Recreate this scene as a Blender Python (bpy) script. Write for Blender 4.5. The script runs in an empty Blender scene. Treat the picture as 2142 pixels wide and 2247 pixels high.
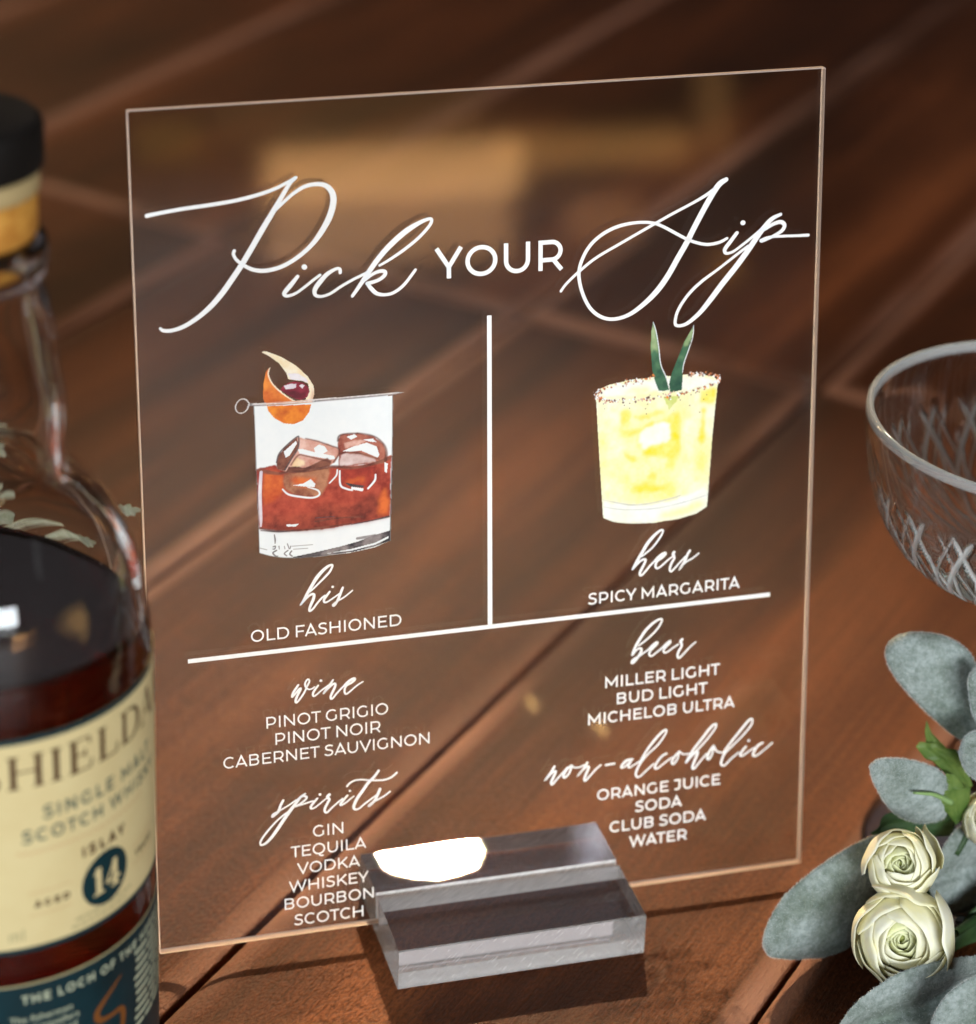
import bpy, math, random
from mathutils import Vector, Matrix, Euler

# ------------------------------------------------------------------ camera, world, lamps, exposure
CAM={'loc': [-196.208, -609.645, 490.53], 'rot': [1.179122, -0.025134, -0.253923], 'lens': 94.059, 'sx': 0.080042, 'sy': -0.283894, 'T': 0.140665, 'H0': 5.655, 'xl': -35.17, 'xr': 41.08, 'df': 24.27, 'db': 23.96, 'hb': 13.9, 'bx': -158.15, 'by': -112.37, 'R': 38.11}
MM = 0.001
scene = bpy.context.scene
COL = scene.collection
PI = math.pi
TILT, SLOT_Z = CAM['T'], CAM['H0']

cd = bpy.data.cameras.new('camera')
cam = bpy.data.objects.new('camera', cd); COL.objects.link(cam)
cam.location = [v * MM for v in CAM['loc']]
cam.rotation_euler = CAM['rot']
cd.sensor_fit = 'HORIZONTAL'; cd.sensor_width = 36.0
cd.lens = CAM['lens']; cd.shift_x = CAM['sx']; cd.shift_y = CAM['sy']
cd.clip_start = 0.01; cd.clip_end = 50.0
view = Euler(CAM['rot']).to_matrix() @ Vector((0, 0, -1))
cd.dof.use_dof = True
cd.dof.focus_distance = (Vector((0.0, -0.012, 0.10)) - cam.location).dot(view)
cd.dof.aperture_fstop = 7.1
cd.dof.aperture_blades = 0
scene.camera = cam

world = bpy.data.worlds.new('World'); scene.world = world
world.use_nodes = True
wn = world.node_tree; wn.nodes.clear()
wo = wn.nodes.new('ShaderNodeOutputWorld'); wb = wn.nodes.new('ShaderNodeBackground')
wt = wn.nodes.new('ShaderNodeTexCoord'); ws = wn.nodes.new('ShaderNodeSeparateXYZ')
wr = wn.nodes.new('ShaderNodeValToRGB'); wm = wn.nodes.new('ShaderNodeMapRange')
wm.inputs[1].default_value = -1.0; wm.inputs[2].default_value = 1.0
wn.links.new(wt.outputs['Generated'], ws.inputs[0])
wn.links.new(ws.outputs[2], wm.inputs[0]); wn.links.new(wm.outputs[0], wr.inputs[0])
wn.links.new(wr.outputs[0], wb.inputs[0]); wn.links.new(wb.outputs[0], wo.inputs[0])
wr.color_ramp.elements[0].position = 0.45; wr.color_ramp.elements[0].color = (0.03, 0.014, 0.006, 1)
wr.color_ramp.elements[1].position = 0.8; wr.color_ramp.elements[1].color = (0.04, 0.03, 0.025, 1)
wb.inputs[1].default_value = 1.0


def area(name, loc, target, size, power, color, shape='RECTANGLE'):
    l = bpy.data.lights.new(name, 'AREA'); l.shape = shape
    l.size = size[0]
    if shape in ('RECTANGLE', 'ELLIPSE'): l.size_y = size[1]
    l.energy = power; l.color = color
    o = bpy.data.objects.new(name, l); COL.objects.link(o)
    o.location = loc
    o.rotation_euler = (Vector(target) - Vector(loc)).to_track_quat('-Z', 'Y').to_euler()
    return o


KEY_DIR = Vector((0.2196, 0.7787, 0.5877)).normalized()
KEY_D = 4.0
area('hall_lamp', KEY_DIR * KEY_D, (-0.02, 0.01, 0.0), (0.140, 0.042), 0.98, (1.0, 0.76, 0.48), 'ELLIPSE').data.spread = math.radians(8.6)
area('back_fill', (-1.2, 3.6, 1.9), (0.02, 0.75, 0.0), (0.25, 0.25), 1.35, (1.0, 0.66, 0.32), 'DISK').data.spread = math.radians(22)  # warm fill added to light the far left of the floor
# daylight window, low on the left behind the camera
area('window_light', (0.10, -2.7, 0.80), (0, 0, 0.1), (1.5, 0.7), 94.0, (0.86, 0.94, 1.0))
area('side_window', (-1.9, -1.5, 0.95), (-0.1, 0, 0.15), (0.30, 0.75), 24.0, (0.80, 0.91, 1.0))
# broad glow added for the unseen hall end, mirrored in everything facing up
area('back_glow', (1.25, 3.7, 2.5), (0, 0, 0.05), (3.4, 1.5), 5.5, (0.93, 0.88, 1.0))
area('small_lamp', (1.186, 3.063, 2.337), (0, 0, 0.02), (0.055, 0.085), 0.10, (0.86, 0.86, 1.0))
# soft overhead fill added to brighten the glass rim and the block
area('overhead_fill', (0.1, 0.25, 1.9), (0, 0.0, 0), (1.8, 1.4), 3.0, (0.95, 0.96, 1.0))
# area lamps added in place of the sunlit room that the acrylic mirrors
for n, c, s, L, col in (
        ('room_glow', (0.275, -1.2, 0.116), (0.200, 0.040), 8.0, (1.0, 0.52, 0.19)),
        ('room_glow', (0.270, -1.2, 0.075), (0.190, 0.060), 4.2, (1.0, 0.50, 0.21)),
        ('room_glow', (0.440, -1.2, 0.122), (0.150, 0.028), 3.4, (1.0, 0.48, 0.14)),
        ('room_glow', (0.542, -1.2, 0.150), (0.026, 0.075), 1.6, (1.0, 0.50, 0.16)),
        ('room_glow', (0.445, -1.2, 0.066), (0.060, 0.035), 2.0, (1.0, 0.46, 0.18)),
        ('room_glow', (0.548, -1.2, 0.020), (0.022, 0.022), 2.4, (1.0, 0.46, 0.08)),
        ('room_glow', (0.100, -1.2, 0.150), (0.050, 0.030), 0.9, (1.0, 0.55, 0.10)),
        ('room_glow', (0.240, -1.2, 0.170), (0.210, 0.060), 0.45, (1.0, 0.62, 0.22))):
    area(n, c, (c[0] - 0.35, 0, c[2] + 0.03), s, L * PI * s[0] * s[1], col)
for p in ((0.074, -0.196, 0.003), (0.089, -0.157, 0.003)):
    l = bpy.data.lights.new('fairy_bulb', 'POINT'); l.shadow_soft_size = 0.0016
    l.energy = 0.0025; l.color = (1.0, 0.62, 0.22)
    o = bpy.data.objects.new('fairy_bulb', l); COL.objects.link(o); o.location = p
for p in [(0.226, 3.064, 1.956), (0.249, 3.048, 1.969), (0.275, 3.06, 1.954)]:   # unseen warm bulbs added for golden glints in the whisky
    l = bpy.data.lights.new('glint_bulb', 'POINT'); l.shadow_soft_size = 0.016
    l.energy = 0.45; l.color = (1.0, 0.58, 0.20)
    o = bpy.data.objects.new('glint_bulb', l); COL.objects.link(o); o.location = p

vs = scene.view_settings
vs.view_transform = 'Standard'; vs.look = 'None'; vs.exposure = 0.0; vs.gamma = 1.0
vs.use_curve_mapping = False
cy = scene.cycles
cy.max_bounces = 24; cy.transmission_bounces = 20; cy.transparent_max_bounces = 40
cy.glossy_bounces = 10; cy.diffuse_bounces = 4
cy.caustics_reflective = False; cy.caustics_refractive = True
cy.sample_clamp_indirect = 3.0
cy.use_denoising = True
try:
    cy.denoiser = 'OPENIMAGEDENOISE'; cy.denoising_input_passes = 'RGB_ALBEDO_NORMAL'
except Exception:
    pass

# ------------------------------------------------------------------ traced shapes, 1/100 mm on the sign; mm in the bouquet
SCRIPT={"Pick":[[-9722,22443,117,-9286,22505,107,-8656,22572,107,-7926,22627,108,-7241,22697,108,-6650,22808,108,-6155,22946,99,-5832,23087,89,-5557,23227,89],[-5548,23226,89,-5734,23055,109,-5964,22699,129,-6220,22294,149,-6528,21818,159,-6837,21316,159,-7145,20838,159,-7401,20482,159,-7708,20079,159,-8038,19728,149,-8416,19431,129,-8815,19212,119,-9161,19126,109,-9380,19145,99,-9465,19213,79],[-6145,22338,69,-5969,22500,89,-5667,22752,99,-5316,22951,109,-4968,23001,119,-4697,22932,139,-4527,22720,169,-4502,22444,180,-4614,22051,180,-4846,21641,160,-5153,21262,130,-5558,20940,120,-6011,20713,120,-6459,20633,120,-6804,20686,110,-7096,20850,99,-7288,21025,89,-7357,21181,89,-7330,21269,99],[-5560,20394,100,-5750,20172,131,-5903,20007,131,-5955,19909,111,-5857,19851,91,-5631,19908,81,-5378,20065,81,-5124,20248,81,-4921,20384,81],[-5370,20658,151,-5360,20647,151],[-4343,20414,101,-4356,20516,91,-4467,20525,91,-4720,20393,121,-4950,20158,141,-5079,19965,131,-5057,19810,101,-4883,19760,81,-4630,19826,81,-4325,20005,81,-3969,20180,81,-3715,20287,81,-3512,20373,81],[-4003,19698,91,-3822,19939,112,-3563,20300,142,-3254,20709,152,-2895,21088,162,-2434,21459,162,-2025,21682,122,-1745,21773,91,-1679,21707,92,-1772,21536,92,-2081,21229,92,-2491,20929,92,-2900,20681,81,-3206,20527,71],[-3642,20128,81,-3412,20288,91,-3208,20359,102,-3057,20336,112,-3068,20225,112,-3263,20098,102,-3568,20030,112],[-3568,20030,102,-3443,19857,122,-3293,19716,112,-3065,19662,92,-2810,19702,92,-2502,19908,92,-2166,20317,82]],"Sip":[[2151,19334,79,2315,19543,79,2676,19860,85,3202,20241,85,3927,20608,85,4786,21031,86,5515,21380,86,6113,21648,86,6512,21847,99,6745,21993,106],[7149,22283,132,6943,22161,172,6747,21895,172,6486,21458,172,6194,20925,173,5967,20484,173,5705,20045,173,5411,19543,173,5082,19108,173,4684,18745,147,4218,18453,120,3751,18361,106,3350,18474,106,3015,18785,106,2779,19296,105,2689,19826,105,2805,20272,105,3066,20674,105,3459,20968,105,3921,21141,105,4451,21199,92,4918,21151,92,5254,21009,92,5659,20769,93,6067,20542,93,6542,20388,93,6947,20409,94,7216,20520,80],[7518,20661,107,7320,20413,120,7155,20196,120,7192,20074,94,7395,20098,80,7697,20286,81,8032,20524,81,8299,20734,81],[7688,20951,147,7701,20950,147],[8870,21120,94,8566,20978,134,8234,20607,161,7872,20107,175,7508,19639,175,7110,19174,175,6712,18676,162,6380,18304,135,6011,18036,108,5741,17992,94,5651,18100,94,5733,18458,94,6029,18898,94,6429,19263,94,6964,19616,80,7433,19943,81,7869,20239,81],[8369,20696,94,8638,20841,108,8876,20889,121,8996,20781,121,8918,20622,108,8648,20477,94,8343,20368,94,8275,20360,94],[8275,20373,108,8512,20454,81,8923,20456,81,9336,20438,81,9749,20426,95]],"his":[[-5689,10566,51,-5599,10688,73,-5479,10898,91,-5338,11125,100,-5199,11342,109,-5020,11535,102,-4863,11658,84,-4746,11696,62,-4728,11643,62,-4808,11490,66,-4947,11344,66,-5124,11182,58,-5302,11019,51,-5400,10939,44],[-5669,10585,55,-5560,10704,62,-5442,10812,66,-5334,10861,73,-5283,10824,80,-5309,10695,88,-5380,10541,84,-5431,10404,73,-5413,10341,62,-5314,10411,58,-5195,10560,58,-5056,10707,55,-4958,10777,44],[-4820,10873,62,-4919,10752,73,-4989,10658,73,-4991,10577,62,-4923,10559,55,-4805,10616,51,-4648,10710,48,-4529,10788,44],[-4733,11015,77,-4726,11014,77],[-4429,10960,66,-4480,10844,81,-4551,10669,81,-4621,10534,77,-4691,10440,73,-4730,10434,66,-4720,10474,55,-4611,10553,51,-4434,10635,51,-4277,10739,48,-4148,10836,44]],"wine":[[-5809,8075,60,-5891,7963,68,-5973,7835,71,-6004,7740,60,-5983,7729,55,-5879,7839,60,-5790,7935,68,-5739,7959,60,-5755,7900,68,-5837,7757,77,-5891,7626,74,-5900,7550,66,-5864,7530,58,-5783,7612,58,-5678,7752,58,-5603,7881,55,-5543,8011,55,-5482,8126,55,-5488,8203,52,-5538,8210,52,-5598,8125,55,-5607,8035,55,-5573,7954,49,-5501,7899,47,-5414,7903,44,-5326,7953,44],[-5217,7986,52,-5299,7888,63,-5366,7789,69,-5382,7699,60,-5347,7664,49,-5259,7714,49,-5141,7807,49,-5023,7884,49,-4920,7948,52],[-5137,8129,80,-5131,8128,80],[-4772,8106,55,-4846,8000,69,-4950,7875,74,-5040,7748,63,-5055,7719,55,-4981,7802,55,-4863,7910,60,-4745,7988,63,-4702,7951,69,-4740,7833,74,-4808,7703,74,-4854,7586,69,-4841,7515,58,-4782,7538,55,-4693,7642,55,-4574,7766,55,-4470,7861,52],[-4470,7861,55,-4352,7969,77,-4234,8047,83,-4131,8080,69,-4124,8033,69,-4221,7953,69,-4353,7892,61,-4412,7823,61,-4436,7718,63,-4423,7639,58,-4372,7617,52,-4269,7681,50,-4136,7788,47,-4002,7879,47,-3877,7940,41]],"hers":[[4435,10530,64,4516,10675,83,4624,10858,94,4745,11053,101,4880,11275,106,5043,11466,101,5206,11614,82,5329,11677,66,5378,11644,59,5332,11517,61,5210,11336,64,5047,11145,61,4856,10999,57,4720,10903,47],[4449,10543,59,4544,10644,66,4653,10743,71,4762,10800,76,4838,10785,71,4819,10696,78,4738,10538,83,4671,10392,80,4679,10307,71,4755,10326,66,4864,10440,66,4986,10580,64,5109,10692,59],[5109,10692,64,5246,10816,95,5369,10900,102,5451,10933,78,5466,10890,78,5357,10790,71,5220,10708,71,5166,10616,71,5160,10519,71,5223,10470,64,5319,10515,62,5443,10613,59,5566,10711,57,5676,10783,55],[5743,10929,88,5709,10877,95,5738,10790,83,5746,10719,71,5678,10614,74,5625,10480,74,5613,10370,66,5662,10322,62,5752,10396,59,5874,10523,59,6011,10661,57,6134,10774,55],[6243,10923,74,6175,10825,78,6122,10691,78,6041,10546,78,5960,10415,83,5946,10395,71,6028,10491,52,6152,10590,55,6304,10657,55,6414,10729,52,6524,10808,48]],"beer":[[4455,7767,65,4509,7917,77,4604,8104,88,4727,8302,91,4890,8524,91,5083,8699,84,5262,8805,69,5373,8820,60,5388,8762,60,5321,8614,62,5184,8446,62,5019,8296,62,4826,8148,57,4661,8041,48],[4469,7766,60,4551,7869,60,4648,7943,60,4738,7939,62,4746,7860,79,4692,7753,81,4610,7635,86,4514,7533,91,4459,7511,89,4458,7568,72,4540,7643,60,4679,7697,55,4831,7793,55,4955,7863,58],[4955,7863,60,5093,7988,79,5204,8060,91,5252,8069,79,5232,8014,72,5122,7914,67,5039,7838,70,4999,7744,67,5028,7669,62,5098,7660,58,5236,7757,58,5361,7842,58],[5361,7842,58,5499,7953,79,5609,8040,84,5665,8069,72,5652,8006,70,5541,7906,65,5473,7828,65,5453,7760,60,5502,7711,55,5600,7742,55,5753,7837,55,5919,7931,55],[6043,8080,87,6002,8021,91,6032,7917,77,6019,7833,72,5937,7701,75,5904,7562,70,5955,7484,63,6066,7571,60,6204,7711,58,6342,7837,53,6481,7942,48]],"non-alcoholic":[[2018,4423,75,1916,4254,83,1754,4042,75,1896,4171,58,2018,4270,58,2059,4234,75,1978,4054,83,1918,3913,83,1959,3843,67,2101,3994,58,2284,4182,58,2426,4333,58],[2557,4380,75,2406,4272,83,2305,4094,83,2346,4012,67,2468,4115,67,2541,4275,67,2557,4380,67,2651,4303,50,2835,4299,50,2958,4347,50],[3060,4410,75,2938,4221,75,2776,4039,67,2898,4163,59,3061,4282,59,3111,4241,75,3022,4039,84,2970,3876,75,3011,3827,67,3166,3977,59,3329,4147,59,3493,4275,50],[3649,4253,67,3925,4267,67],[4503,4331,76,4317,4313,84,4174,4182,84,4162,4098,67,4278,4126,59,4462,4293,67,4381,4133,67,4411,4065,59,4547,4132,51,4732,4227,51],[4733,4193,59,4976,4588,76,5262,4935,84,5487,5140,76,5591,5148,59,5531,4985,59,5307,4694,59,5020,4454,59,4774,4187,76,4633,3906,76,4635,3755,68,4739,3720,59,4944,3885,59,5191,4088,51],[5603,4376,68,5458,4310,76,5295,4117,76,5235,3953,76,5318,3920,59,5504,4046,51,5772,4225,51],[6020,4385,76,5876,4254,76,5775,4074,76,5839,4001,68,5961,4156,59,6021,4363,59,6147,4282,51,6357,4275,51],[6236,3990,68,6439,4350,77,6726,4699,85,7012,5048,85,7178,5155,68,7181,5026,60,6976,4752,60,6689,4446,60,6441,4243,60],[6257,4009,60,6442,4199,60,6587,4309,68,6609,4242,85,6509,3996,85,6449,3810,77,6513,3759,68,6698,3971,60,6904,4202,51],[7130,4431,77,7007,4275,77,6927,4070,77,6992,4009,68,7093,4177,60,7144,4386,60,7240,4235,51,7410,4169,51],[7452,4172,60,7698,4485,77,8026,4872,85,8273,5141,77,8379,5149,60,8341,4960,60,8074,4651,60,7784,4387,60,7495,4123,68,7395,3877,77,7397,3769,69,7504,3733,60,7711,3921,60,7960,4104,51],[8189,4268,69,8086,4152,77,8005,4012,69,8090,3979,60,8299,4102,52,8467,4188,52],[8273,4460,86,8282,4459,86],[8739,4325,69,8592,4258,77,8469,4079,77,8430,3955,69,8537,3919,60,8767,4061,52,9059,4283,52]],"spirits":[[-6341,4463,73,-6416,4331,82,-6493,4135,83,-6616,4022,78,-6677,3992,83,-6639,4064,64,-6493,4135,50,-6323,4214,50,-6127,4316,50,-5956,4422,51],[-5675,4590,55,-5834,4483,78,-5983,4296,96,-6157,4087,106,-6331,3852,106,-6530,3569,101,-6729,3311,92,-6902,3154,74,-7035,3121,60,-7057,3215,60,-6969,3372,60,-6795,3581,60,-6573,3809,55,-6352,3985,51,-6156,4113,46],[-5908,4441,55,-5761,4524,64,-5641,4482,69,-5667,4408,64,-5814,4299,60,-5949,4227,60,-5912,4235,51,-5743,4263,51,-5524,4310,51,-5451,4326,46],[-5317,4385,60,-5428,4271,74,-5515,4153,74,-5504,4087,60,-5407,4099,51,-5260,4195,51,-5112,4304,46,-5039,4346,42],[-5237,4509,83,-5232,4508,83],[-4951,4464,92,-5013,4395,92,-4954,4308,78,-5005,4212,78,-5093,4042,79,-5095,3925,69,-5023,3902,60,-4874,4037,55,-4677,4192,51,-4554,4279,46],[-4406,4362,60,-4530,4223,74,-4617,4118,74,-4594,4076,60,-4459,4135,51,-4310,4245,46,-4212,4309,42],[-4331,4500,74,-4326,4499,74],[-3444,5036,74,-3593,4848,88,-3766,4690,93,-3941,4454,97,-4116,4218,97,-4217,3997,88,-4194,3890,70,-4072,3886,56,-3874,4028,56,-3676,4157,51,-3478,4286,46],[-4413,4662,65,-4326,4754,60,-4155,4821,55,-3935,4812,51,-3716,4761,51,-3472,4728,56,-3252,4719,60,-3055,4775,65,-2894,4896,65],[-3415,4434,84,-3491,4262,93,-3579,4091,88,-3728,3955,84,-3753,3945,79,-3703,4004,56,-3530,4084,56,-3308,4184,51,-3110,4313,51]]}
LINES=[["OLD FASHIONED",-7171,-2717,9575,0.135],["PINOT GRIGIO",-6782,-3125,6817,0.125],["PINOT NOIR",-6527,-3393,6267,0.125],["CABERNET SAUVIGNON",-8085,-1876,5707,0.125],["GIN",-5468,-4548,3150,0.125],["TEQUILA",-6152,-3856,2574,0.125],["VODKA",-5972,-4059,2006,0.125],["WHISKEY",-6232,-3800,1448,0.125],["BOURBON",-6375,-3650,894,0.125],["SCOTCH",-6096,-3981,330,0.125],["SPICY MARGARITA",3049,7870,9545,0.155],["MILLER LIGHT",3610,7286,6784,0.155],["BUD LIGHT",3986,6896,6212,0.155],["MICHELOB ULTRA",3079,7796,5639,0.155],["ORANGE JUICE",3379,7353,3100,0.155],["SODA",4615,6137,2541,0.155],["CLUB SODA",3797,6935,1964,0.155],["WATER",4431,6285,1387,0.155],["YOUR",-1598,2148,19984,0.145]]
PIC_A=[["white",[-6903,16755,-5135,16714,-2868,16664,-2897,15144,-2951,13683,-3005,12245,-3446,12089,-4163,12001,-4876,11987,-5584,12010,-6113,12069,-6533,12171,-6863,12299,-6876,13545,-6890,14889]],["liquor",[-6885,14816,-6762,14858,-6326,14904,-6155,14742,-5458,14643,-4683,14684,-3765,14646,-3301,14746,-2936,14874,-2966,13684,-3021,12989,-3792,12886,-4860,12817,-5919,12850,-6827,13022,-6867,13908]],["liquordark",[-6801,13355,-6536,13436,-6048,13348,-5344,13383,-4845,13587,-4139,13439,-3422,13732,-3070,13400,-3032,13008,-3791,12905,-4859,12842,-5918,12876,-6809,13045]],["orange",[-6645,14683,-6296,14684,-6127,14449,-6173,14018,-6386,13858,-6633,13775,-6712,14074]],["orange",[-3317,13611,-3081,13880,-3034,13397,-3074,13068,-3325,13058]],["icepink",[-6289,14973,-6214,15218,-5999,15449,-5680,15688,-5437,15611,-5089,15504,-4497,15229,-4465,15044,-4611,14804,-4753,14709,-5458,14635,-6018,14656,-6259,14789]],["icebrown",[-6290,14955,-6214,15218,-5999,15449,-5663,15669,-5646,15360,-5834,15072,-6069,14690,-6259,14771]],["white",[-6073,15276,-5718,15566,-5678,15490,-5902,15151,-6025,15091]],["white",[-5671,15309,-5549,15315,-5166,15168,-4607,15004,-4591,14911,-4715,14905,-5309,15074,-5622,15177]],["white",[-5199,15298,-5057,15393,-4883,15321,-4798,15168,-4957,15093,-5166,15168]],["cream",[-5829,14963,-5729,15043,-5556,14990,-5436,14833,-5701,14733,-5834,14764]],["icebrown",[-5944,14811,-5456,14744,-4819,14970,-4699,14813,-4754,14691,-5458,14628,-6018,14649]],["icered",[-4493,15482,-4420,15620,-3926,15626,-3433,15487,-3153,15205,-3069,14796,-3125,14637,-3587,14665,-4472,14645,-4500,15084]],["white",[-4358,15124,-4003,15253,-3648,15308,-3366,15172,-3281,14908,-3336,14822,-3829,15090,-4147,15085]],["icepink",[-4319,15356,-3965,15430,-3647,15363,-3897,15260,-4286,15190]],["white",[-4245,15548,-3997,15597,-3928,15517,-4106,15444]],["white",[-3753,15410,-3469,15418,-3365,15299,-3542,15323]],["icelilac",[-4431,15004,-4254,15041,-3866,14984,-3442,14833,-3373,14698,-3835,14708,-4437,14677]],["iceamber",[-6088,14627,-5528,14624,-4754,14655,-4816,14169,-5016,13861,-5545,13843,-6031,14094,-6114,14266]],["orange",[-5900,14444,-5532,14443,-5146,14422,-5240,14158,-5748,14210]],["white",[-5835,14238,-5536,14261,-5305,14373,-5185,14225,-5188,14116,-5538,14178]],["icered2",[-4456,14588,-3943,14591,-3410,14574,-3445,14175,-3688,13851,-4131,13945,-4429,14075]],["orange",[-4338,14248,-4019,14234,-3681,14309,-3755,14115,-4270,14106]],["dark",[-4322,14173,-4022,14080,-3739,14014,-3793,13961,-4165,14029]],["white",[-4129,14025,-3758,13932,-3795,13844,-4131,13945]],["white",[-3142,14675,-3036,14609,-3075,14320,-3146,14401]],["white",[-6054,13074,-5685,13053,-5775,12982,-6038,13010]],["soot",[-5937,12057,-5299,12126,-4515,12225,-3943,12329,-3548,12453,-3009,12561,-3005,12245,-3445,12126,-4162,12019,-5053,12007,-5584,12010]],["white",[-4874,12061,-4161,12119,-3444,12237,-3047,12398,-3047,12332,-3444,12174,-4162,12067]],["cream2",[-6657,18275,-6581,18307,-6485,18295,-6076,18100,-5668,17815,-5329,17465,-5161,17164,-5142,16912,-5205,16732,-5431,16742,-5296,17033,-5340,17234,-5505,17324,-5678,17354,-5902,17410,-5950,17592,-6150,17894,-6420,18130]],["lilac",[-5916,17589,-5604,17561,-5365,17379,-5316,17250,-5505,17331,-5816,17395]],["orange",[-5255,16815,-5180,17058,-5146,17020,-5151,16787,-5222,16733,-5309,16741]],["peel",[-6640,16944,-6612,17368,-6542,17681,-6470,17788,-6404,17811,-6457,17638,-6420,17457,-6237,17174,-6034,16977,-5812,16796,-5658,16717,-6592,16762]],["peeldark",[-6597,16869,-6347,16899,-5968,16810,-5692,16713,-6575,16760]],["peel2",[-6525,16684,-5972,16646,-5249,16614,-5309,16390,-5496,16156,-5769,16068,-6054,16120,-6327,16308,-6488,16530]],["peeldark",[-6252,16551,-5975,16525,-5839,16369,-6118,16324,-6290,16412]],["cherry",[-6141,17112,-6062,17229,-5887,17320,-5679,17336,-5472,17282,-5318,17143,-5286,16997,-5359,16843,-5517,16761,-5690,16802,-5862,16907,-6032,17030]],["cherrydark",[-6065,17105,-5893,17071,-5686,16998,-5409,16937,-5482,16783,-5690,16813,-5930,16967]],["lilac",[-6028,17237,-5854,17270,-5663,17264,-5683,17141,-5822,17118,-5978,17132]],["lilac",[-5585,17196,-5507,17239,-5432,17189,-5493,17105]]]
PIC_A_S=[["dark",[-6904,16737,18,-6891,15896,18,-6883,14888,21,-6866,13544,21,-6859,12299,22]],["dark",[-2868,16657,21,-2897,15144,22,-2948,13683,25,-2998,12244,29]],["dark",[-6880,12301,18,-6533,12163,18,-6113,12062,18,-5584,12010,22,-4875,11998,22]],["icebrown",[-6857,14813,35,-6574,14720,78,-6228,14634,57,-6018,14656,50,-5458,14635,50,-4683,14684,64,-4120,14591,50,-3587,14628,58,-3088,14743,72,-2926,14818,36]],["dark",[-6289,14973,28,-6214,15218,35,-5999,15449,28,-5680,15685,28,-5629,15629,28,-5660,15344,32,-5834,15072,28,-6051,14732,36]],["icebrown",[-5437,15611,21,-5090,15497,25,-4707,15322,25,-4490,15221,29,-4465,15062,32,-4628,14824,43]],["icebrown",[-4493,15446,43,-4420,15612,36,-3926,15619,29,-3433,15480,29,-3153,15205,43,-3078,14942,58,-3106,14726,65]],["icebrown",[-4447,15060,36,-4183,15070,29,-3830,14999,36,-3442,14833,43,-3301,14782,36]],["icebrown",[-5873,14859,28,-5658,15127,32,-5448,15088,28,-4995,14934,29,-4716,14851,36]],["white",[-6134,14152,36,-5963,13978,50,-5615,13869,50,-5264,13806,50,-5069,13874,50,-5112,14017,43,-5398,14138,29]],["white",[-4527,14577,36,-4565,14399,43,-4763,14200,36]],["white",[-4457,14534,43,-4447,14113,50,-4272,13974,50,-4096,13912,43]],["white",[-3407,14317,43,-3434,14137,58,-3633,13919,51]],["lilac",[-6741,14729,78,-6792,14082,92,-6783,13353,78,-6790,13098,43]],["peelpale",[-6411,17804,35,-6460,17621,42,-6370,17364,42,-6169,17114,42,-5897,16875,42,-5657,16727,42,-5414,16723,42,-5270,16924,35,-5239,17100,28]],["icebrown",[-6826,13047,43,-6339,12910,50,-5566,12856,43,-4859,12872,36,-4148,12906,29]],["dark",[-4148,12869,18,-3434,12940,29,-3032,12997,44]],["dark",[-6793,12970,18,-6270,12877,29,-5848,12868,18]],["dark",[-5206,13185,18,-4641,13169,18]],["icebrown",[-5209,13075,29,-4500,13110,29,-3789,13071,22]],["soot",[-3977,12425,51,-3620,12442,58,-3440,12478,29]],["dark",[-6405,12800,21,-6387,12651,32,-6390,12534,18]],["dark",[-6449,12438,25,-6385,12449,25,-6405,12367,25,-6457,12372,22]],["dark",[-6280,12437,22,-6272,12344,14]],["dark",[-6122,12420,14,-6107,12334,14]],["dark",[-6033,12484,18,-5983,12331,22]],["dark",[-5936,12400,22,-5959,12317,14]],["dark",[-6353,12317,29,-6460,12255,32,-6392,12155,29,-6322,12136,22]],["dark",[-6020,12280,25,-6127,12200,25,-6059,12118,22]],["dark",[-5915,12250,29,-5969,12164,29,-5901,12090,25]],["dark",[-6841,12444,11,-6633,12366,11]],["dark",[-5894,12395,11,-5294,12377,11]],["dark",[-5861,12299,11,-5437,12282,11]],["steeldark",[-6999,16764,91,-5970,16717,84,-5135,16718,85,-3733,16702,78,-2814,16710,64,-2488,16727,18]],["steel",[-6920,16771,42,-5970,16739,42,-5135,16743,42,-3733,16723,39,-2885,16720,32,-2530,16734,14]],["peel2",[-6524,16748,63,-5970,16721,63,-5240,16706,56]],["steel",[-6869,16763,28,-5970,16717,32,-5170,16710,32]],["steel",[-7039,16821,52,-7122,16929,49,-7259,16949,45,-7382,16854,45,-7421,16697,45,-7356,16566,45,-7219,16543,45,-7096,16631,49,-7041,16768,52]],["dark",[-7068,16771,14,-7141,16884,14,-7251,16888,14,-7350,16797,14,-7360,16674,14,-7293,16607,14,-7182,16621,14,-7090,16719,14]]]
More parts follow.
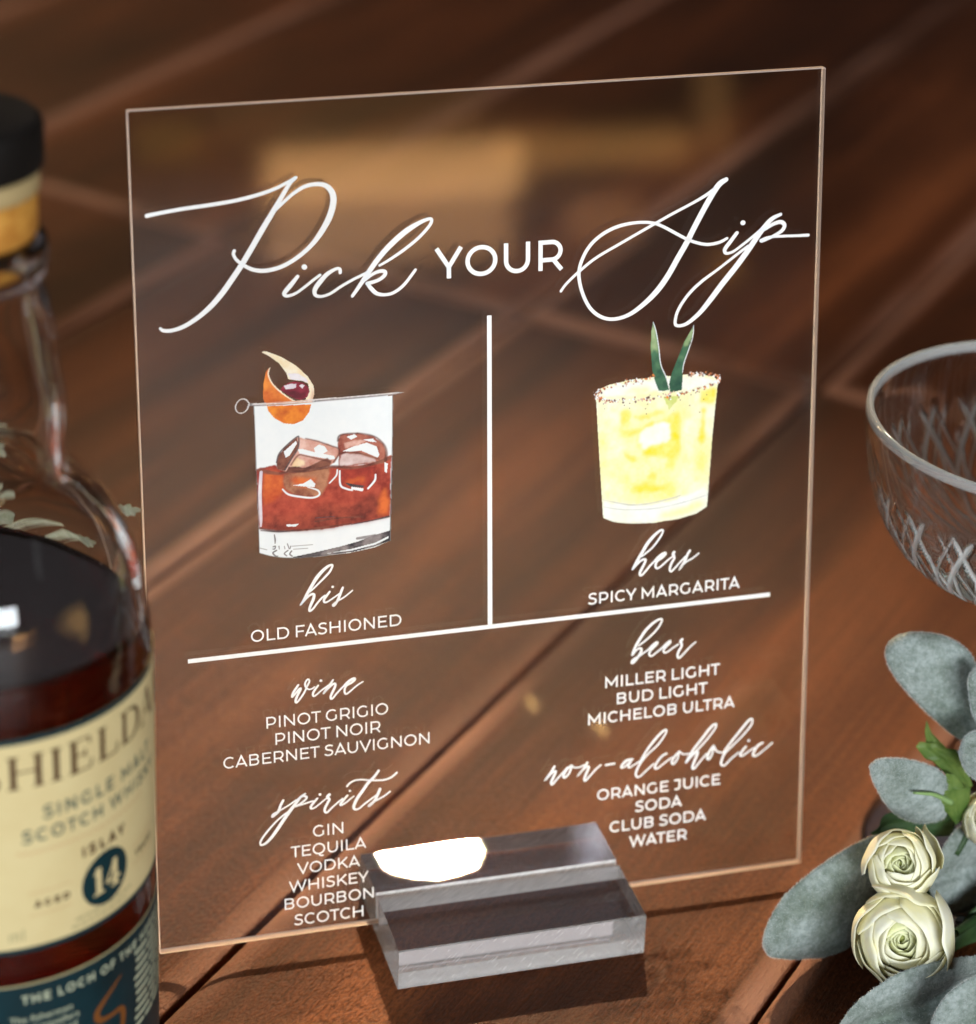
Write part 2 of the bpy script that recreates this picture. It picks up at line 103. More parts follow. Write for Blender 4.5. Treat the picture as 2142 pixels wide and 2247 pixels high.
PIC_B=[["leafdark",[4963,18186,5057,17897,5154,17394,5227,16857,5391,16451,5506,16048,5319,16030,5174,16057,5062,16338,4956,16703,4896,17382,4914,17909]],["lemon",[3226,16011,3278,16254,3632,16381,4344,16475,5060,16492,5924,16481,6431,16456,6868,16345,7071,16190,7021,16016,6977,15517,6890,14442,6810,12993,6770,12264,6442,12078,5858,11964,5127,11932,4363,11977,3783,12098,3485,12246,3432,12979,3308,14791,3246,15796]],["ice",[3332,16114,3633,16299,4345,16397,5061,16424,5925,16416,6505,16374,6870,16255,6989,16119,6511,16048,6005,16016,5067,16032,4171,16001,3636,16001]],["lemonmid",[4063,16075,4347,16191,4705,16193,5030,16092,4708,16015]],["lemonmid",[4032,15615,4571,15492,5291,15460,5905,15510,5904,14538,5832,13458,5771,12735,5044,12628,4281,12818,4163,13627,4096,14714]],["yellow",[4015,15545,4248,15552,4358,15370,4110,15107,4006,14795,4036,15293]],["yellow",[4358,15334,4789,15329,5219,15467,5329,15385,4863,15214,4503,15231]],["yellow",[4004,14903,4507,14926,4865,15035,5369,15130,5511,15296,5819,15267,5854,14687,5839,14110,5753,13829,5648,13549,5429,13644,5460,13931,4879,14061,4678,14207,5092,14293,5452,14438,5600,14712,5517,14936,5297,15083,4866,14981,4580,14829,4150,14745]],["yellow",[4083,14321,4301,14155,4555,13985,4412,13855,4194,14057]],["yellow",[4888,13409,5104,13514,5177,13452,4926,13296]],["yellow",[4385,13170,4746,13205,5110,13095,5583,13119,5404,12919,4749,12951,4459,13017]],["yellow",[6441,15926,7008,15938,6966,15518,6740,15503,6484,15599]],["yellow",[6560,15412,6663,15366,6635,14394,6511,14189,6435,14341]],["lemonmid",[6403,14127,6730,14203,6744,13548,6418,13325]],["lemonmid",[3342,15003,3503,14916,3578,14550,3446,13339,3386,14066]],["ice",[4576,14560,4652,14804,4866,14963,5154,15025,5406,15036,5536,14862,5541,14573,5308,14416,5055,14387,4731,14310]],["ice",[3444,12832,4030,12640,4755,12549,5664,12600,6795,12848,6770,12264,6442,12078,5858,11964,5127,11939,4363,11985,3783,12105,3492,12253]],["lemonmid",[5270,12166,5852,12287,6582,12467,6658,12312,6075,12117,5344,12048]],["lime",[5329,15843,5610,15831,5881,15842,5704,15636,5508,15432,5414,15663]],["leafdark",[4963,18186,5057,17897,5154,17394,5227,16857,5391,16451,5506,16048,5319,16030,5174,16057,5062,16338,4956,16703,4896,17382,4914,17909]],["leaflight",[4964,18172,5050,17897,5132,17432,5149,17218,5012,17336,4921,17203,4904,17381,4921,17908]],["leafdark",[6228,17980,6199,17621,6083,17242,5947,16828,5913,16474,5903,16011,5536,15952,5496,16227,5569,16577,5735,16989,5942,17502]],["leaflight",[6221,17966,6191,17640,6095,17382,5910,17257,5942,17495]],["leafmid",[5891,17294,6071,17314,5986,17037,5881,16869,5789,16984]],["leafmid",[5015,17124,5179,16932,5219,16680,5056,16765]],["rust",[5358,15836,5377,15850,5387,15820,5377,15799,5359,15807]],["white",[5968,16423,5994,16423,6010,16406,5994,16387,5975,16396]],["rust",[6746,16124,6784,16143,6813,16102,6779,16067,6758,16092]],["rustpale",[4518,16383,4547,16387,4570,16366,4547,16353,4532,16355]],["white",[4755,15863,4781,15875,4798,15844,4781,15822,4754,15835]],["rust",[3336,16215,3358,16214,3376,16199,3355,16185,3343,16192]],["rustdark",[6838,16104,6875,16126,6895,16081,6870,16037,6835,16061]],["rustpale",[4649,15794,4678,15801,4692,15781,4676,15764,4654,15767]],["rust",[3349,16226,3386,16253,3408,16204,3386,16179,3349,16189]],["rustpale",[7055,16247,7107,16261,7137,16222,7108,16195,7073,16203]],["rustdark",[3425,15922,3444,15934,3453,15911,3443,15900,3423,15902]],["rust2",[6966,16253,7016,16268,7054,16231,7015,16198,6975,16223]],["rustpale",[4531,15839,4566,15840,4591,15816,4564,15785,4546,15800]],["rust",[6948,16359,7014,16385,7047,16329,7009,16292,6971,16313]],["white",[3663,15932,3698,15945,3717,15918,3695,15898,3671,15912]],["rustpale",[4112,16341,4170,16357,4189,16312,4171,16274,4141,16289]],["rustdark",[7022,16165,7084,16171,7114,16125,7086,16077,7051,16111]],["white",[3225,16061,3258,16066,3273,16046,3254,16028,3235,16034]],["white",[3876,16378,3896,16376,3911,16359,3896,16343,3877,16347]],["rustpale",[4616,16465,4664,16473,4684,16439,4661,16414,4637,16429]],["white",[6326,16488,6398,16493,6436,16454,6392,16408,6350,16438]],["rust",[6362,16027,6408,16039,6426,15999,6405,15954,6378,15978]],["rust",[4210,16434,4248,16456,4277,16410,4248,16377,4212,16401]],["rustpale",[3936,15898,3965,15906,3991,15875,3966,15861,3946,15862]],["white",[5484,15958,5537,15973,5557,15925,5531,15896,5497,15905]],["rust2",[7070,16293,7104,16297,7132,16272,7102,16248,7075,16256]],["rustpale",[3535,15930,3588,15933,3603,15899,3583,15879,3559,15888]],["rust",[6886,16422,6905,16431,6923,16410,6906,16389,6884,16401]],["rustdark",[7049,16172,7073,16184,7090,16157,7070,16134,7053,16151]],["rustdark",[3524,15882,3551,15885,3560,15865,3550,15842,3532,15860]],["white",[6116,15961,6146,15962,6178,15940,6146,15920,6118,15932]],["white",[3638,16301,3661,16306,3678,16284,3660,16266,3642,16278]],["rustdark",[6028,15949,6065,15958,6074,15925,6061,15894,6037,15906]],["rustdark",[4032,16311,4081,16321,4097,16291,4081,16247,4058,16277]],["rust",[3302,16063,3330,16065,3340,16046,3328,16033,3305,16033]],["white",[4487,16359,4545,16370,4589,16333,4545,16287,4499,16326]],["rustdark",[4440,16420,4495,16435,4510,16394,4494,16361,4451,16374]],["white",[6300,16440,6354,16452,6383,16412,6355,16363,6322,16388]],["rust",[6959,16383,6998,16388,7023,16354,7000,16308,6972,16332]],["rust",[6804,16084,6835,16094,6854,16070,6835,16050,6822,16061]],["rust2",[5735,15860,5767,15869,5787,15845,5766,15833,5744,15840]],["rust",[4753,16450,4779,16460,4798,16432,4777,16407,4751,16427]],["rustdark",[6227,15988,6282,15984,6297,15957,6277,15933,6245,15940]],["rust2",[3192,16122,3254,16131,3280,16096,3253,16048,3208,16075]],["rustdark",[3704,15905,3727,15905,3742,15887,3727,15862,3708,15876]],["rust",[6949,16397,6990,16407,7017,16369,6988,16344,6961,16346]],["white",[4852,16467,4874,16483,4886,16454,4875,16424,4855,16444]],["white",[7025,16251,7048,16259,7066,16238,7048,16219,7025,16231]],["rustdark",[4033,15928,4081,15945,4107,15898,4078,15847,4045,15879]],["rust",[6563,16059,6626,16079,6649,16032,6620,15976,6574,16021]],["rustdark",[6077,16491,6119,16495,6141,16460,6120,16423,6080,16439]],["rust2",[4680,15850,4728,15864,4760,15826,4729,15791,4707,15816]],["white",[4217,16412,4272,16400,4296,16375,4274,16340,4242,16365]],["white",[3847,16421,3874,16447,3907,16403,3875,16365,3846,16390]],["white",[4134,16367,4163,16377,4190,16336,4164,16308,4137,16323]],["white",[5160,15880,5201,15905,5217,15863,5199,15833,5170,15848]],["rustdark",[4464,16456,4498,16461,4509,16437,4496,16411,4480,16430]],["rustpale",[5403,15910,5423,15904,5447,15888,5424,15876,5401,15878]],["rust",[5477,15766,5516,15768,5533,15738,5514,15722,5493,15726]],["rust",[3669,15842,3699,15850,3705,15829,3698,15814,3679,15820]],["rustpale",[3236,16091,3274,16110,3289,16065,3271,16041,3245,16048]],["rustdark",[4038,15895,4085,15895,4111,15873,4081,15840,4048,15858]],["white",[4531,16444,4595,16449,4625,16417,4592,16379,4549,16394]],["white",[4265,16485,4292,16499,4303,16469,4291,16441,4276,16455]],["white",[4798,15818,4840,15819,4857,15794,4836,15778,4814,15784]],["rust",[3157,16123,3218,16135,3240,16087,3217,16042,3185,16076]],["rust2",[6986,16365,7005,16370,7019,16353,7005,16339,6985,16343]],["rustpale",[7043,16153,7080,16158,7088,16139,7078,16121,7053,16131]],["white",[7011,16248,7048,16258,7074,16219,7044,16186,7017,16211]],["rust",[7024,16321,7066,16333,7082,16297,7064,16250,7026,16273]],["rustpale",[6142,16557,6191,16561,6203,16532,6187,16494,6153,16508]],["rust2",[3158,16001,3195,16010,3220,15981,3196,15947,3173,15963]],["white",[6923,16391,6954,16405,6963,16375,6951,16344,6920,16368]],["rustdark",[3183,16157,3208,16164,3222,16141,3208,16129,3189,16138]],["white",[3577,15942,3610,15958,3644,15915,3610,15895,3578,15905]],["white",[7027,16156,7064,16164,7082,16131,7061,16098,7035,16111]],["rustdark",[7037,16302,7072,16321,7101,16284,7069,16248,7042,16272]],["white",[7013,16315,7049,16340,7078,16297,7049,16268,7027,16286]],["rustpale",[5218,15877,5259,15896,5274,15853,5258,15814,5233,15829]],["rustdark",[5838,15932,5881,15931,5911,15900,5882,15875,5849,15891]],["rust",[3339,15986,3389,15994,3424,15948,3384,15916,3353,15928]],["white",[6667,16078,6716,16097,6742,16056,6715,16014,6679,16039]],["rust",[5729,15941,5767,15936,5786,15916,5768,15888,5742,15905]],["rustdark",[6808,16478,6858,16480,6889,16445,6853,16404,6825,16434]],["white",[4075,15889,4111,15910,4137,15857,4112,15808,4083,15840]],["rustdark",[6517,16414,6567,16407,6593,16383,6564,16353,6532,16370]],["rust2",[5890,15914,5931,15919,5948,15890,5927,15857,5900,15870]],["rustdark",[4035,15809,4089,15822,4113,15783,4087,15750,4058,15763]],["rustdark",[6587,16504,6638,16526,6672,16477,6636,16453,6588,16469]],["white",[4331,15784,4356,15787,4371,15768,4356,15750,4337,15758]],["rust",[3201,16006,3247,16022,3274,15984,3243,15946,3216,15967]],["white",[4603,16484,4640,16484,4647,16468,4638,16452,4618,16460]],["rust2",[6619,16515,6663,16520,6676,16489,6656,16458,6613,16469]],["rust",[3567,16323,3596,16326,3613,16308,3592,16277,3573,16294]],["rust",[4106,15906,4134,15915,4151,15885,4132,15873,4118,15871]],["white",[4131,16491,4162,16503,4186,16469,4159,16446,4132,16458]],["rustdark",[3173,16025,3224,16037,3246,15996,3220,15967,3179,15982]],["rustpale",[4615,16326,4649,16334,4670,16311,4649,16289,4627,16305]],["white",[6327,16530,6359,16543,6381,16504,6360,16478,6326,16493]],["rustpale",[6393,16478,6439,16494,6451,16456,6435,16432,6410,16440]],["rust",[3191,16165,3230,16172,3269,16130,3230,16101,3203,16116]],["white",[5526,15774,5558,15782,5582,15749,5556,15725,5526,15737]],["rust2",[3437,16317,3474,16312,3515,16279,3474,16256,3434,16268]],["white",[7017,16232,7063,16233,7101,16196,7060,16164,7015,16172]],["rust",[3648,15842,3679,15850,3700,15828,3680,15813,3664,15817]],["white",[6113,16522,6161,16539,6182,16504,6161,16464,6137,16483]],["rustdark",[4830,16585,4859,16603,4882,16565,4857,16529,4838,16546]],["white",[6987,16238,7042,16256,7064,16212,7041,16182,7012,16195]],["white",[5983,16472,6006,16481,6017,16457,6007,16437,5984,16448]],["white",[4097,16330,4143,16343,4162,16309,4138,16283,4111,16295]],["white",[6988,16328,7043,16341,7090,16285,7041,16253,6994,16258]],["rustdark",[3376,16174,3421,16193,3439,16144,3417,16107,3375,16122]],["white",[3185,16113,3231,16136,3273,16083,3228,16058,3198,16073]],["rust2",[5465,15922,5508,15950,5520,15895,5503,15862,5467,15869]],["rust2",[3262,16198,3319,16207,3344,16161,3315,16122,3274,16138]],["rustpale",[6627,16479,6667,16476,6681,16454,6666,16433,6645,16439]],["rust",[4184,16427,4222,16431,4250,16401,4221,16381,4192,16384]],["rust2",[6994,16300,7032,16327,7080,16268,7034,16225,6996,16258]],["rustpale",[3211,16066,3266,16064,3274,16041,3260,16019,3235,16019]],["rustdark",[6406,16027,6448,16040,6474,16005,6447,15981,6427,15999]],["rust",[6981,16145,7009,16149,7024,16132,7008,16109,6991,16124]],["rust2",[4474,16446,4494,16448,4507,16435,4492,16415,4480,16430]],["white",[3317,16039,3363,16042,3399,16006,3361,15965,3326,15990]],["white",[6556,16440,6598,16457,6633,16405,6594,16362,6568,16393]],["rust",[6180,16495,6231,16517,6260,16457,6233,16417,6204,16439]],["rust2",[3223,16105,3250,16111,3267,16090,3250,16068,3235,16080]],["rust",[5735,15881,5793,15881,5836,15841,5794,15791,5760,15830]],["rustdark",[6076,16454,6135,16480,6155,16431,6131,16399,6098,16403]],["rust",[6345,15934,6380,15953,6407,15915,6376,15892,6344,15898]],["white",[7033,16233,7067,16225,7096,16202,7064,16168,7041,16183]],["white",[3212,16144,3242,16145,3260,16119,3241,16088,3213,16106]],["rust",[6574,15987,6609,16005,6623,15966,6608,15931,6586,15957]],["rust2",[6153,16510,6200,16528,6239,16487,6199,16451,6163,16479]],["white",[3150,16133,3192,16139,3208,16108,3187,16077,3168,16099]],["white",[3265,16273,3326,16284,3353,16242,3323,16199,3280,16229]],["rust",[3481,15931,3502,15931,3522,15910,3500,15899,3481,15897]],["rust",[3297,16139,3323,16141,3336,16127,3323,16108,3310,16121]],["rust",[4115,16406,4149,16427,4188,16371,4150,16330,4113,16355]],["rustdark",[4298,16437,4347,16452,4363,16418,4344,16398,4316,16406]],["rustdark",[5386,15931,5407,15936,5419,15920,5407,15905,5394,15909]],["rustdark",[3200,16105,3229,16113,3242,16089,3226,16065,3207,16076]],["rustdark",[3194,15993,3220,16005,3247,15972,3220,15947,3190,15963]],["rustdark",[5887,15948,5918,15949,5928,15933,5919,15913,5897,15925]],["rust",[7061,16334,7104,16335,7138,16303,7100,16276,7063,16288]],["rustdark",[3247,16182,3279,16181,3299,16159,3279,16132,3257,16153]],["rustpale",[3343,16076,3367,16075,3386,16060,3364,16041,3348,16052]],["rustdark",[3798,15880,3844,15895,3860,15856,3845,15811,3811,15843]],["rust",[6849,16394,6911,16396,6924,16368,6907,16337,6864,16359]],["white",[6916,16203,6959,16219,7002,16175,6961,16137,6919,16168]],["rustpale",[3808,16395,3864,16411,3877,16372,3860,16323,3820,16361]],["rust",[4624,16514,4668,16518,4684,16478,4665,16445,4618,16459]],["white",[3212,16194,3249,16217,3265,16171,3246,16149,3218,16159]],["white",[4250,15880,4285,15880,4301,15857,4280,15823,4258,15840]],["rust",[4981,16540,5029,16549,5064,16510,5030,16483,5007,16493]],["white",[4329,16461,4362,16476,4393,16429,4362,16400,4330,16417]],["white",[3221,16149,3265,16146,3294,16121,3263,16097,3243,16113]],["rust2",[7081,16191,7105,16193,7121,16177,7105,16156,7089,16169]],["rustdark",[4431,16387,4456,16392,4473,16373,4454,16356,4439,16367]],["rust",[3682,16321,3717,16316,3752,16287,3717,16247,3679,16278]],["rustdark",[4624,16425,4682,16421,4713,16391,4679,16353,4644,16369]],["white",[6552,16023,6597,16020,6625,15999,6598,15982,6564,15991]],["rust2",[7009,16139,7042,16136,7055,16120,7040,16107,7021,16115]],["rust2",[3683,15856,3714,15867,3721,15834,3709,15808,3691,15825]],["rustdark",[6879,16400,6942,16397,6965,16360,6936,16316,6898,16350]],["rust",[6696,16411,6733,16427,6760,16395,6732,16363,6705,16385]],["rust",[3719,15873,3769,15874,3804,15839,3768,15809,3739,15823]],["rust",[4429,16463,4473,16486,4500,16431,4472,16374,4442,16417]],["rust2",[4951,16583,5007,16580,5036,16547,5001,16500,4950,16530]],["white",[6695,16047,6725,16055,6750,16025,6725,15998,6699,16019]],["rustpale",[5507,15977,5557,15991,5593,15952,5556,15920,5517,15939]],["white",[6662,16061,6688,16061,6707,16044,6686,16021,6662,16038]],["rustdark",[3278,16010,3300,16007,3313,15992,3300,15976,3284,15983]],["rust",[3599,15928,3654,15926,3684,15898,3654,15878,3624,15878]],["rust",[3288,16021,3321,16028,3345,16000,3321,15968,3294,15984]],["rustdark",[3220,16166,3260,16171,3289,16146,3257,16109,3222,16135]],["white",[3926,15902,3947,15920,3956,15890,3946,15862,3928,15880]],["rust",[4147,16527,4196,16522,4216,16488,4189,16439,4141,16477]],["rust2",[5404,15850,5457,15874,5495,15819,5454,15769,5409,15805]],["rust2",[4871,16517,4935,16539,4948,16487,4932,16455,4888,16467]],["rustdark",[6137,16472,6176,16470,6196,16448,6175,16427,6154,16435]],["rustpale",[6437,16519,6495,16519,6536,16482,6495,16456,6456,16459]],["white",[5783,15875,5824,15904,5853,15851,5822,15813,5793,15831]],["rust2",[6594,16026,6635,16033,6662,15998,6636,15977,6610,15991]],["rustdark",[3432,15985,3477,15984,3489,15964,3473,15928,3439,15951]],["rust",[3380,16037,3402,16043,3427,16020,3403,16003,3381,16009]],["white",[4481,16452,4516,16456,4534,16437,4512,16417,4495,16425]],["rustpale",[4381,16434,4413,16453,4434,16418,4412,16398,4379,16402]],["white",[3661,16272,3690,16277,3708,16258,3687,16238,3666,16247]],["rustpale",[5356,15928,5401,15940,5423,15910,5400,15878,5374,15897]],["rustpale",[6216,16502,6261,16523,6300,16468,6260,16425,6225,16453]],["rust",[6912,16390,6930,16397,6945,16376,6931,16358,6914,16367]],["rustpale",[7060,16240,7104,16254,7120,16221,7105,16192,7074,16209]],["white",[3745,15910,3801,15917,3833,15870,3802,15838,3755,15856]],["white",[4105,16483,4131,16489,4145,16471,4128,16456,4112,16464]],["white",[6064,16033,6106,16044,6136,16004,6107,15980,6079,15995]],["white",[3205,16006,3252,16018,3289,15979,3251,15944,3219,15966]],["white",[4905,16468,4932,16483,4941,16449,4929,16423,4909,16436]],["white",[3583,15940,3602,15944,3626,15918,3602,15904,3577,15908]],["rust",[6422,15971,6441,15975,6455,15957,6441,15947,6429,15948]],["rustdark",[6007,15931,6051,15956,6082,15910,6047,15873,6010,15900]],["white",[3133,16208,3171,16208,3181,16188,3167,16170,3148,16181]],["white",[3961,16375,4000,16389,4029,16353,4001,16335,3981,16342]],["rust2",[6899,16402,6965,16427,6988,16372,6959,16329,6911,16358]],["rustpale",[5621,15994,5653,16007,5663,15978,5651,15958,5626,15969]],["rust",[4972,15835,5019,15857,5054,15813,5019,15774,4983,15805]],["rustdark",[4997,15847,5049,15850,5067,15815,5050,15779,5017,15796]],["rust",[3547,15907,3585,15934,3603,15890,3584,15849,3550,15872]],["rust2",[6679,16439,6732,16430,6765,16405,6731,16376,6704,16396]],["rust",[4419,15934,4447,15946,4461,15915,4446,15883,4422,15908]],["rustdark",[4431,15803,4476,15816,4500,15772,4471,15731,4430,15764]],["white",[4444,16513,4500,16525,4519,16486,4497,16441,4460,16469]],["rust",[7062,16191,7109,16187,7126,16164,7109,16128,7087,16155]],["rust",[6780,16091,6829,16101,6840,16065,6825,16029,6790,16047]],["white",[3285,16207,3348,16219,3362,16172,3342,16123,3308,16152]],["white",[7039,16394,7093,16393,7122,16366,7090,16342,7059,16354]],["white",[3309,16072,3359,16092,3402,16048,3360,16014,3331,16038]],["white",[6307,15978,6360,15978,6380,15951,6360,15920,6326,15937]],["white",[6840,16363,6904,16373,6934,16326,6904,16298,6873,16300]],["rust",[3192,16126,3220,16131,3231,16106,3219,16084,3201,16092]],["rust2",[3369,16013,3428,16014,3445,15978,3424,15956,3396,15965]],["rustpale",[3456,15944,3473,15947,3489,15933,3472,15916,3460,15927]],["rust",[6990,16395,7047,16391,7074,16356,7045,16303,6997,16335]],["rust2",[3303,16104,3326,16115,3337,16091,3325,16061,3302,16075]],["rustpale",[6720,16423,6758,16445,6781,16392,6761,16341,6719,16373]],["rust",[6226,16508,6271,16509,6295,16482,6269,16449,6239,16473]],["rustdark",[3303,16274,3352,16272,3386,16238,3350,16205,3313,16211]],["white",[3890,16394,3950,16412,3990,16358,3948,16319,3919,16333]],["white",[5454,15896,5506,15903,5543,15867,5504,15835,5472,15847]],["rust2",[4883,16456,4903,16465,4923,16437,4904,16415,4887,16431]],["white",[3249,16019,3305,16037,3326,15989,3304,15946,3278,15965]],["rust",[3261,16076,3296,16081,3304,16058,3293,16030,3277,16045]],["rust2",[3310,16026,3359,16038,3386,16005,3359,15966,3335,15985]],["rustpale",[4509,15834,4524,15845,4532,15822,4525,15809,4513,15813]],["rustpale",[3302,16015,3338,16013,3350,15991,3336,15967,3312,15979]],["rustdark",[3163,16081,3209,16092,3245,16054,3210,16023,3173,16042]],["rust",[6496,16477,6535,16491,6554,16455,6533,16413,6507,16439]],["white",[6938,16156,6986,16165,7010,16129,6985,16100,6954,16115]],["white",[3465,15988,3530,15993,3566,15951,3526,15911,3486,15933]],["rust",[4771,16469,4808,16479,4833,16447,4807,16420,4763,16437]],["rust",[6013,15953,6061,15958,6092,15921,6057,15876,6020,15898]],["white",[4357,15877,4404,15902,4424,15845,4401,15811,4364,15832]],["rust2",[3264,15980,3295,15984,3304,15967,3292,15947,3279,15956]],["rustdark",[3776,15899,3822,15924,3838,15878,3821,15850,3786,15857]],["rust2",[4718,16476,4782,16482,4826,16437,4782,16413,4745,16415]],["rust",[3323,15959,3362,15988,3402,15925,3361,15882,3328,15905]],["white",[4761,15846,4806,15856,4838,15808,4803,15774,4772,15794]],["rust",[5931,15908,5983,15908,6012,15877,5980,15838,5951,15864]],["rust",[3310,16198,3348,16192,3383,16164,3346,16142,3304,16142]],["white",[4881,15759,4922,15755,4937,15728,4919,15688,4888,15715]],["rust",[4617,16409,4663,16411,4682,16385,4663,16346,4626,16368]],["rust2",[6739,16469,6788,16478,6804,16432,6785,16384,6745,16415]],["rust2",[6882,16156,6919,16158,6932,16133,6916,16110,6890,16118]],["rustpale",[6449,16454,6511,16466,6527,16431,6506,16401,6478,16411]],["rustdark",[5486,15875,5540,15883,5579,15851,5538,15825,5506,15828]],["rustpale",[3493,15857,3551,15865,3575,15830,3548,15799,3504,15812]],["rustpale",[5515,15809,5551,15812,5569,15793,5548,15770,5527,15784]],["rust",[6805,16108,6838,16107,6852,16090,6837,16077,6812,16078]],["white",[3250,16204,3294,16224,3320,16182,3293,16164,3265,16173]],["white",[6350,16486,6385,16505,6407,16461,6387,16434,6360,16448]],["white",[4272,16478,4299,16484,4313,16459,4296,16433,4270,16453]],["rustdark",[5489,15809,5525,15803,5540,15786,5526,15764,5505,15773]],["white",[6515,16483,6551,16494,6562,16459,6551,16432,6533,16440]],["white",[3732,16366,3759,16375,3779,16351,3759,16324,3734,16343]],["white",[4022,16421,4060,16426,4068,16405,4056,16387,4034,16397]],["rustpale",[7014,16174,7050,16172,7070,16151,7049,16127,7021,16145]],["white",[3265,16285,3318,16299,3358,16256,3317,16224,3289,16235]],["rust",[4770,15799,4828,15826,4848,15777,4823,15751,4797,15762]],["rust2",[4310,16524,4341,16532,4362,16505,4341,16490,4324,16499]],["rustpale",[4361,16351,4402,16353,4424,16332,4399,16308,4376,16320]],["white",[4472,16505,4504,16512,4517,16492,4501,16475,4476,16481]],["rustpale",[4134,16374,4177,16379,4212,16344,4175,16298,4134,16332]],["white",[7042,16280,7095,16298,7129,16251,7090,16227,7049,16245]],["white",[3241,16046,3266,16053,3278,16034,3263,16017,3244,16025]],["white",[3849,15863,3884,15863,3897,15842,3881,15809,3855,15824]],["rust",[3479,16288,3522,16302,3537,16253,3519,16219,3477,16237]],["rustpale",[4872,15809,4930,15823,4963,15783,4925,15734,4888,15772]],["rust",[3208,16126,3236,16133,3245,16107,3232,16085,3214,16101]],["rust",[6756,16447,6816,16459,6839,16419,6812,16376,6767,16394]],["white",[6155,15945,6179,15962,6191,15930,6179,15902,6160,15913]],["white",[7051,16298,7103,16311,7124,16279,7101,16254,7070,16258]],["rustdark",[4831,15900,4882,15924,4908,15875,4879,15824,4832,15852]],["white",[6693,16021,6734,16033,6753,16003,6733,15967,6704,15981]],["white",[7027,16208,7058,16222,7092,16182,7061,16144,7024,16167]],["white",[6934,16195,6990,16189,7008,16159,6986,16123,6950,16140]],["rust",[3317,15919,3363,15927,3385,15889,3357,15860,3321,15872]],["rustdark",[4793,16509,4830,16513,4853,16486,4828,16458,4806,16477]],["rust",[5856,15891,5884,15904,5906,15876,5885,15854,5868,15862]],["rust",[6142,16437,6191,16442,6214,16414,6189,16371,6157,16393]],["rustpale",[6457,16039,6490,16042,6512,16019,6487,15990,6471,16010]],["rustpale",[3260,16274,3291,16293,3310,16256,3290,16236,3264,16241]],["white",[3620,16350,3660,16346,3683,16324,3660,16296,3636,16309]],["rustpale",[3904,15834,3932,15836,3944,15816,3932,15796,3912,15806]],["rust",[6420,16431,6455,16432,6483,16407,6451,16381,6422,16386]],["rust",[6093,16550,6125,16573,6152,16534,6121,16507,6099,16519]],["rustdark",[4773,15879,4827,15893,4856,15847,4826,15814,4799,15831]],["white",[4599,16417,4644,16435,4684,16389,4640,16359,4602,16373]],["white",[3421,15957,3459,15977,3477,15934,3459,15903,3428,15922]],["white",[6896,16174,6932,16186,6939,16149,6928,16113,6896,16131]],["white",[5742,15942,5778,15951,5792,15917,5775,15893,5738,15901]],["rust",[6699,16406,6729,16426,6756,16380,6730,16354,6695,16371]],["rustpale",[6201,16523,6270,16532,6302,16495,6265,16456,6215,16486]],["rustpale",[6901,16404,6941,16407,6960,16377,6938,16350,6908,16362]],["rust2",[7051,16233,7073,16235,7091,16210,7075,16177,7047,16202]],["rustpale",[4611,15857,4670,15876,4714,15822,4668,15798,4621,15809]],["white",[5772,15919,5804,15926,5816,15903,5800,15873,5779,15892]],["white",[6967,16149,7001,16148,7018,16126,7000,16098,6981,16118]],["white",[3230,16081,3256,16085,3274,16061,3253,16049,3232,16049]],["white",[7011,16199,7032,16197,7049,16181,7029,16164,7016,16172]],["rustdark",[5638,15423,5667,15420,5667,15391,5638,15394]],["rustdark",[4899,15949,4927,15946,4928,15918,4899,15921]],["rustdark",[3385,15971,3414,15968,3414,15939,3386,15942]],["rustdark",[4264,15604,4292,15601,4293,15573,4264,15575]],["rustdark",[5838,15719,5867,15717,5868,15688,5839,15691]],["rustdark",[5826,15944,5855,15941,5856,15913,5827,15915]],["rustdark",[6453,15282,6483,15279,6483,15250,6454,15253]],["rustdark",[6571,15670,6600,15667,6601,15639,6572,15641]],["rustdark",[4103,15717,4132,15714,4132,15686,4104,15688]],["rustdark",[5793,15791,5821,15788,5822,15759,5793,15762]],["rustdark",[6323,15897,6352,15894,6353,15866,6323,15868]],["rustdark",[3455,15820,3484,15818,3484,15789,3455,15792]],["rustdark",[3657,15899,3686,15896,3686,15867,3658,15870]],["rustdark",[6143,15516,6172,15513,6172,15484,6143,15487]],["rustdark",[3494,15664,3523,15661,3523,15632,3494,15635]],["rustdark",[4264,15763,4293,15761,4293,15732,4264,15735]],["rustdark",[5133,15905,5162,15902,5162,15873,5133,15876]],["rustdark",[3618,15898,3647,15895,3647,15867,3618,15869]],["rustdark",[4819,15685,4848,15682,4848,15653,4819,15656]],["rustdark",[6172,15847,6201,15844,6201,15815,6172,15818]],["rustdark",[5301,15950,5330,15947,5330,15919,5301,15921]],["rustdark",[6662,15812,6691,15809,6692,15780,6662,15783]],["rustdark",[4763,15545,4792,15542,4793,15513,4764,15516]],["rustdark",[4786,15384,4815,15381,4816,15352,4787,15355]],["rustdark",[6421,15910,6450,15907,6451,15878,6422,15881]],["rustdark",[4416,15883,4444,15881,4445,15852,4416,15855]]]
PIC_B_S=[["greyline",[3469,12830,18,4030,12655,29,4392,12569,29,4936,12559,29,5663,12655,37,5918,12720,15]],["greyline",[3489,12610,14,4104,12454,18,5121,12383,18,6031,12488,18,6725,12636,18]],["white",[4978,18171,28,5068,17896,32,5161,17394,32,5234,16856,32,5391,16486,32,5421,16377,18]],["white",[6235,17972,29,6213,17620,32,6098,17240,32,5954,16827,32,5916,16546,25]],["greyline",[3819,12083,11,4399,11981,15,5310,11912,15]]]
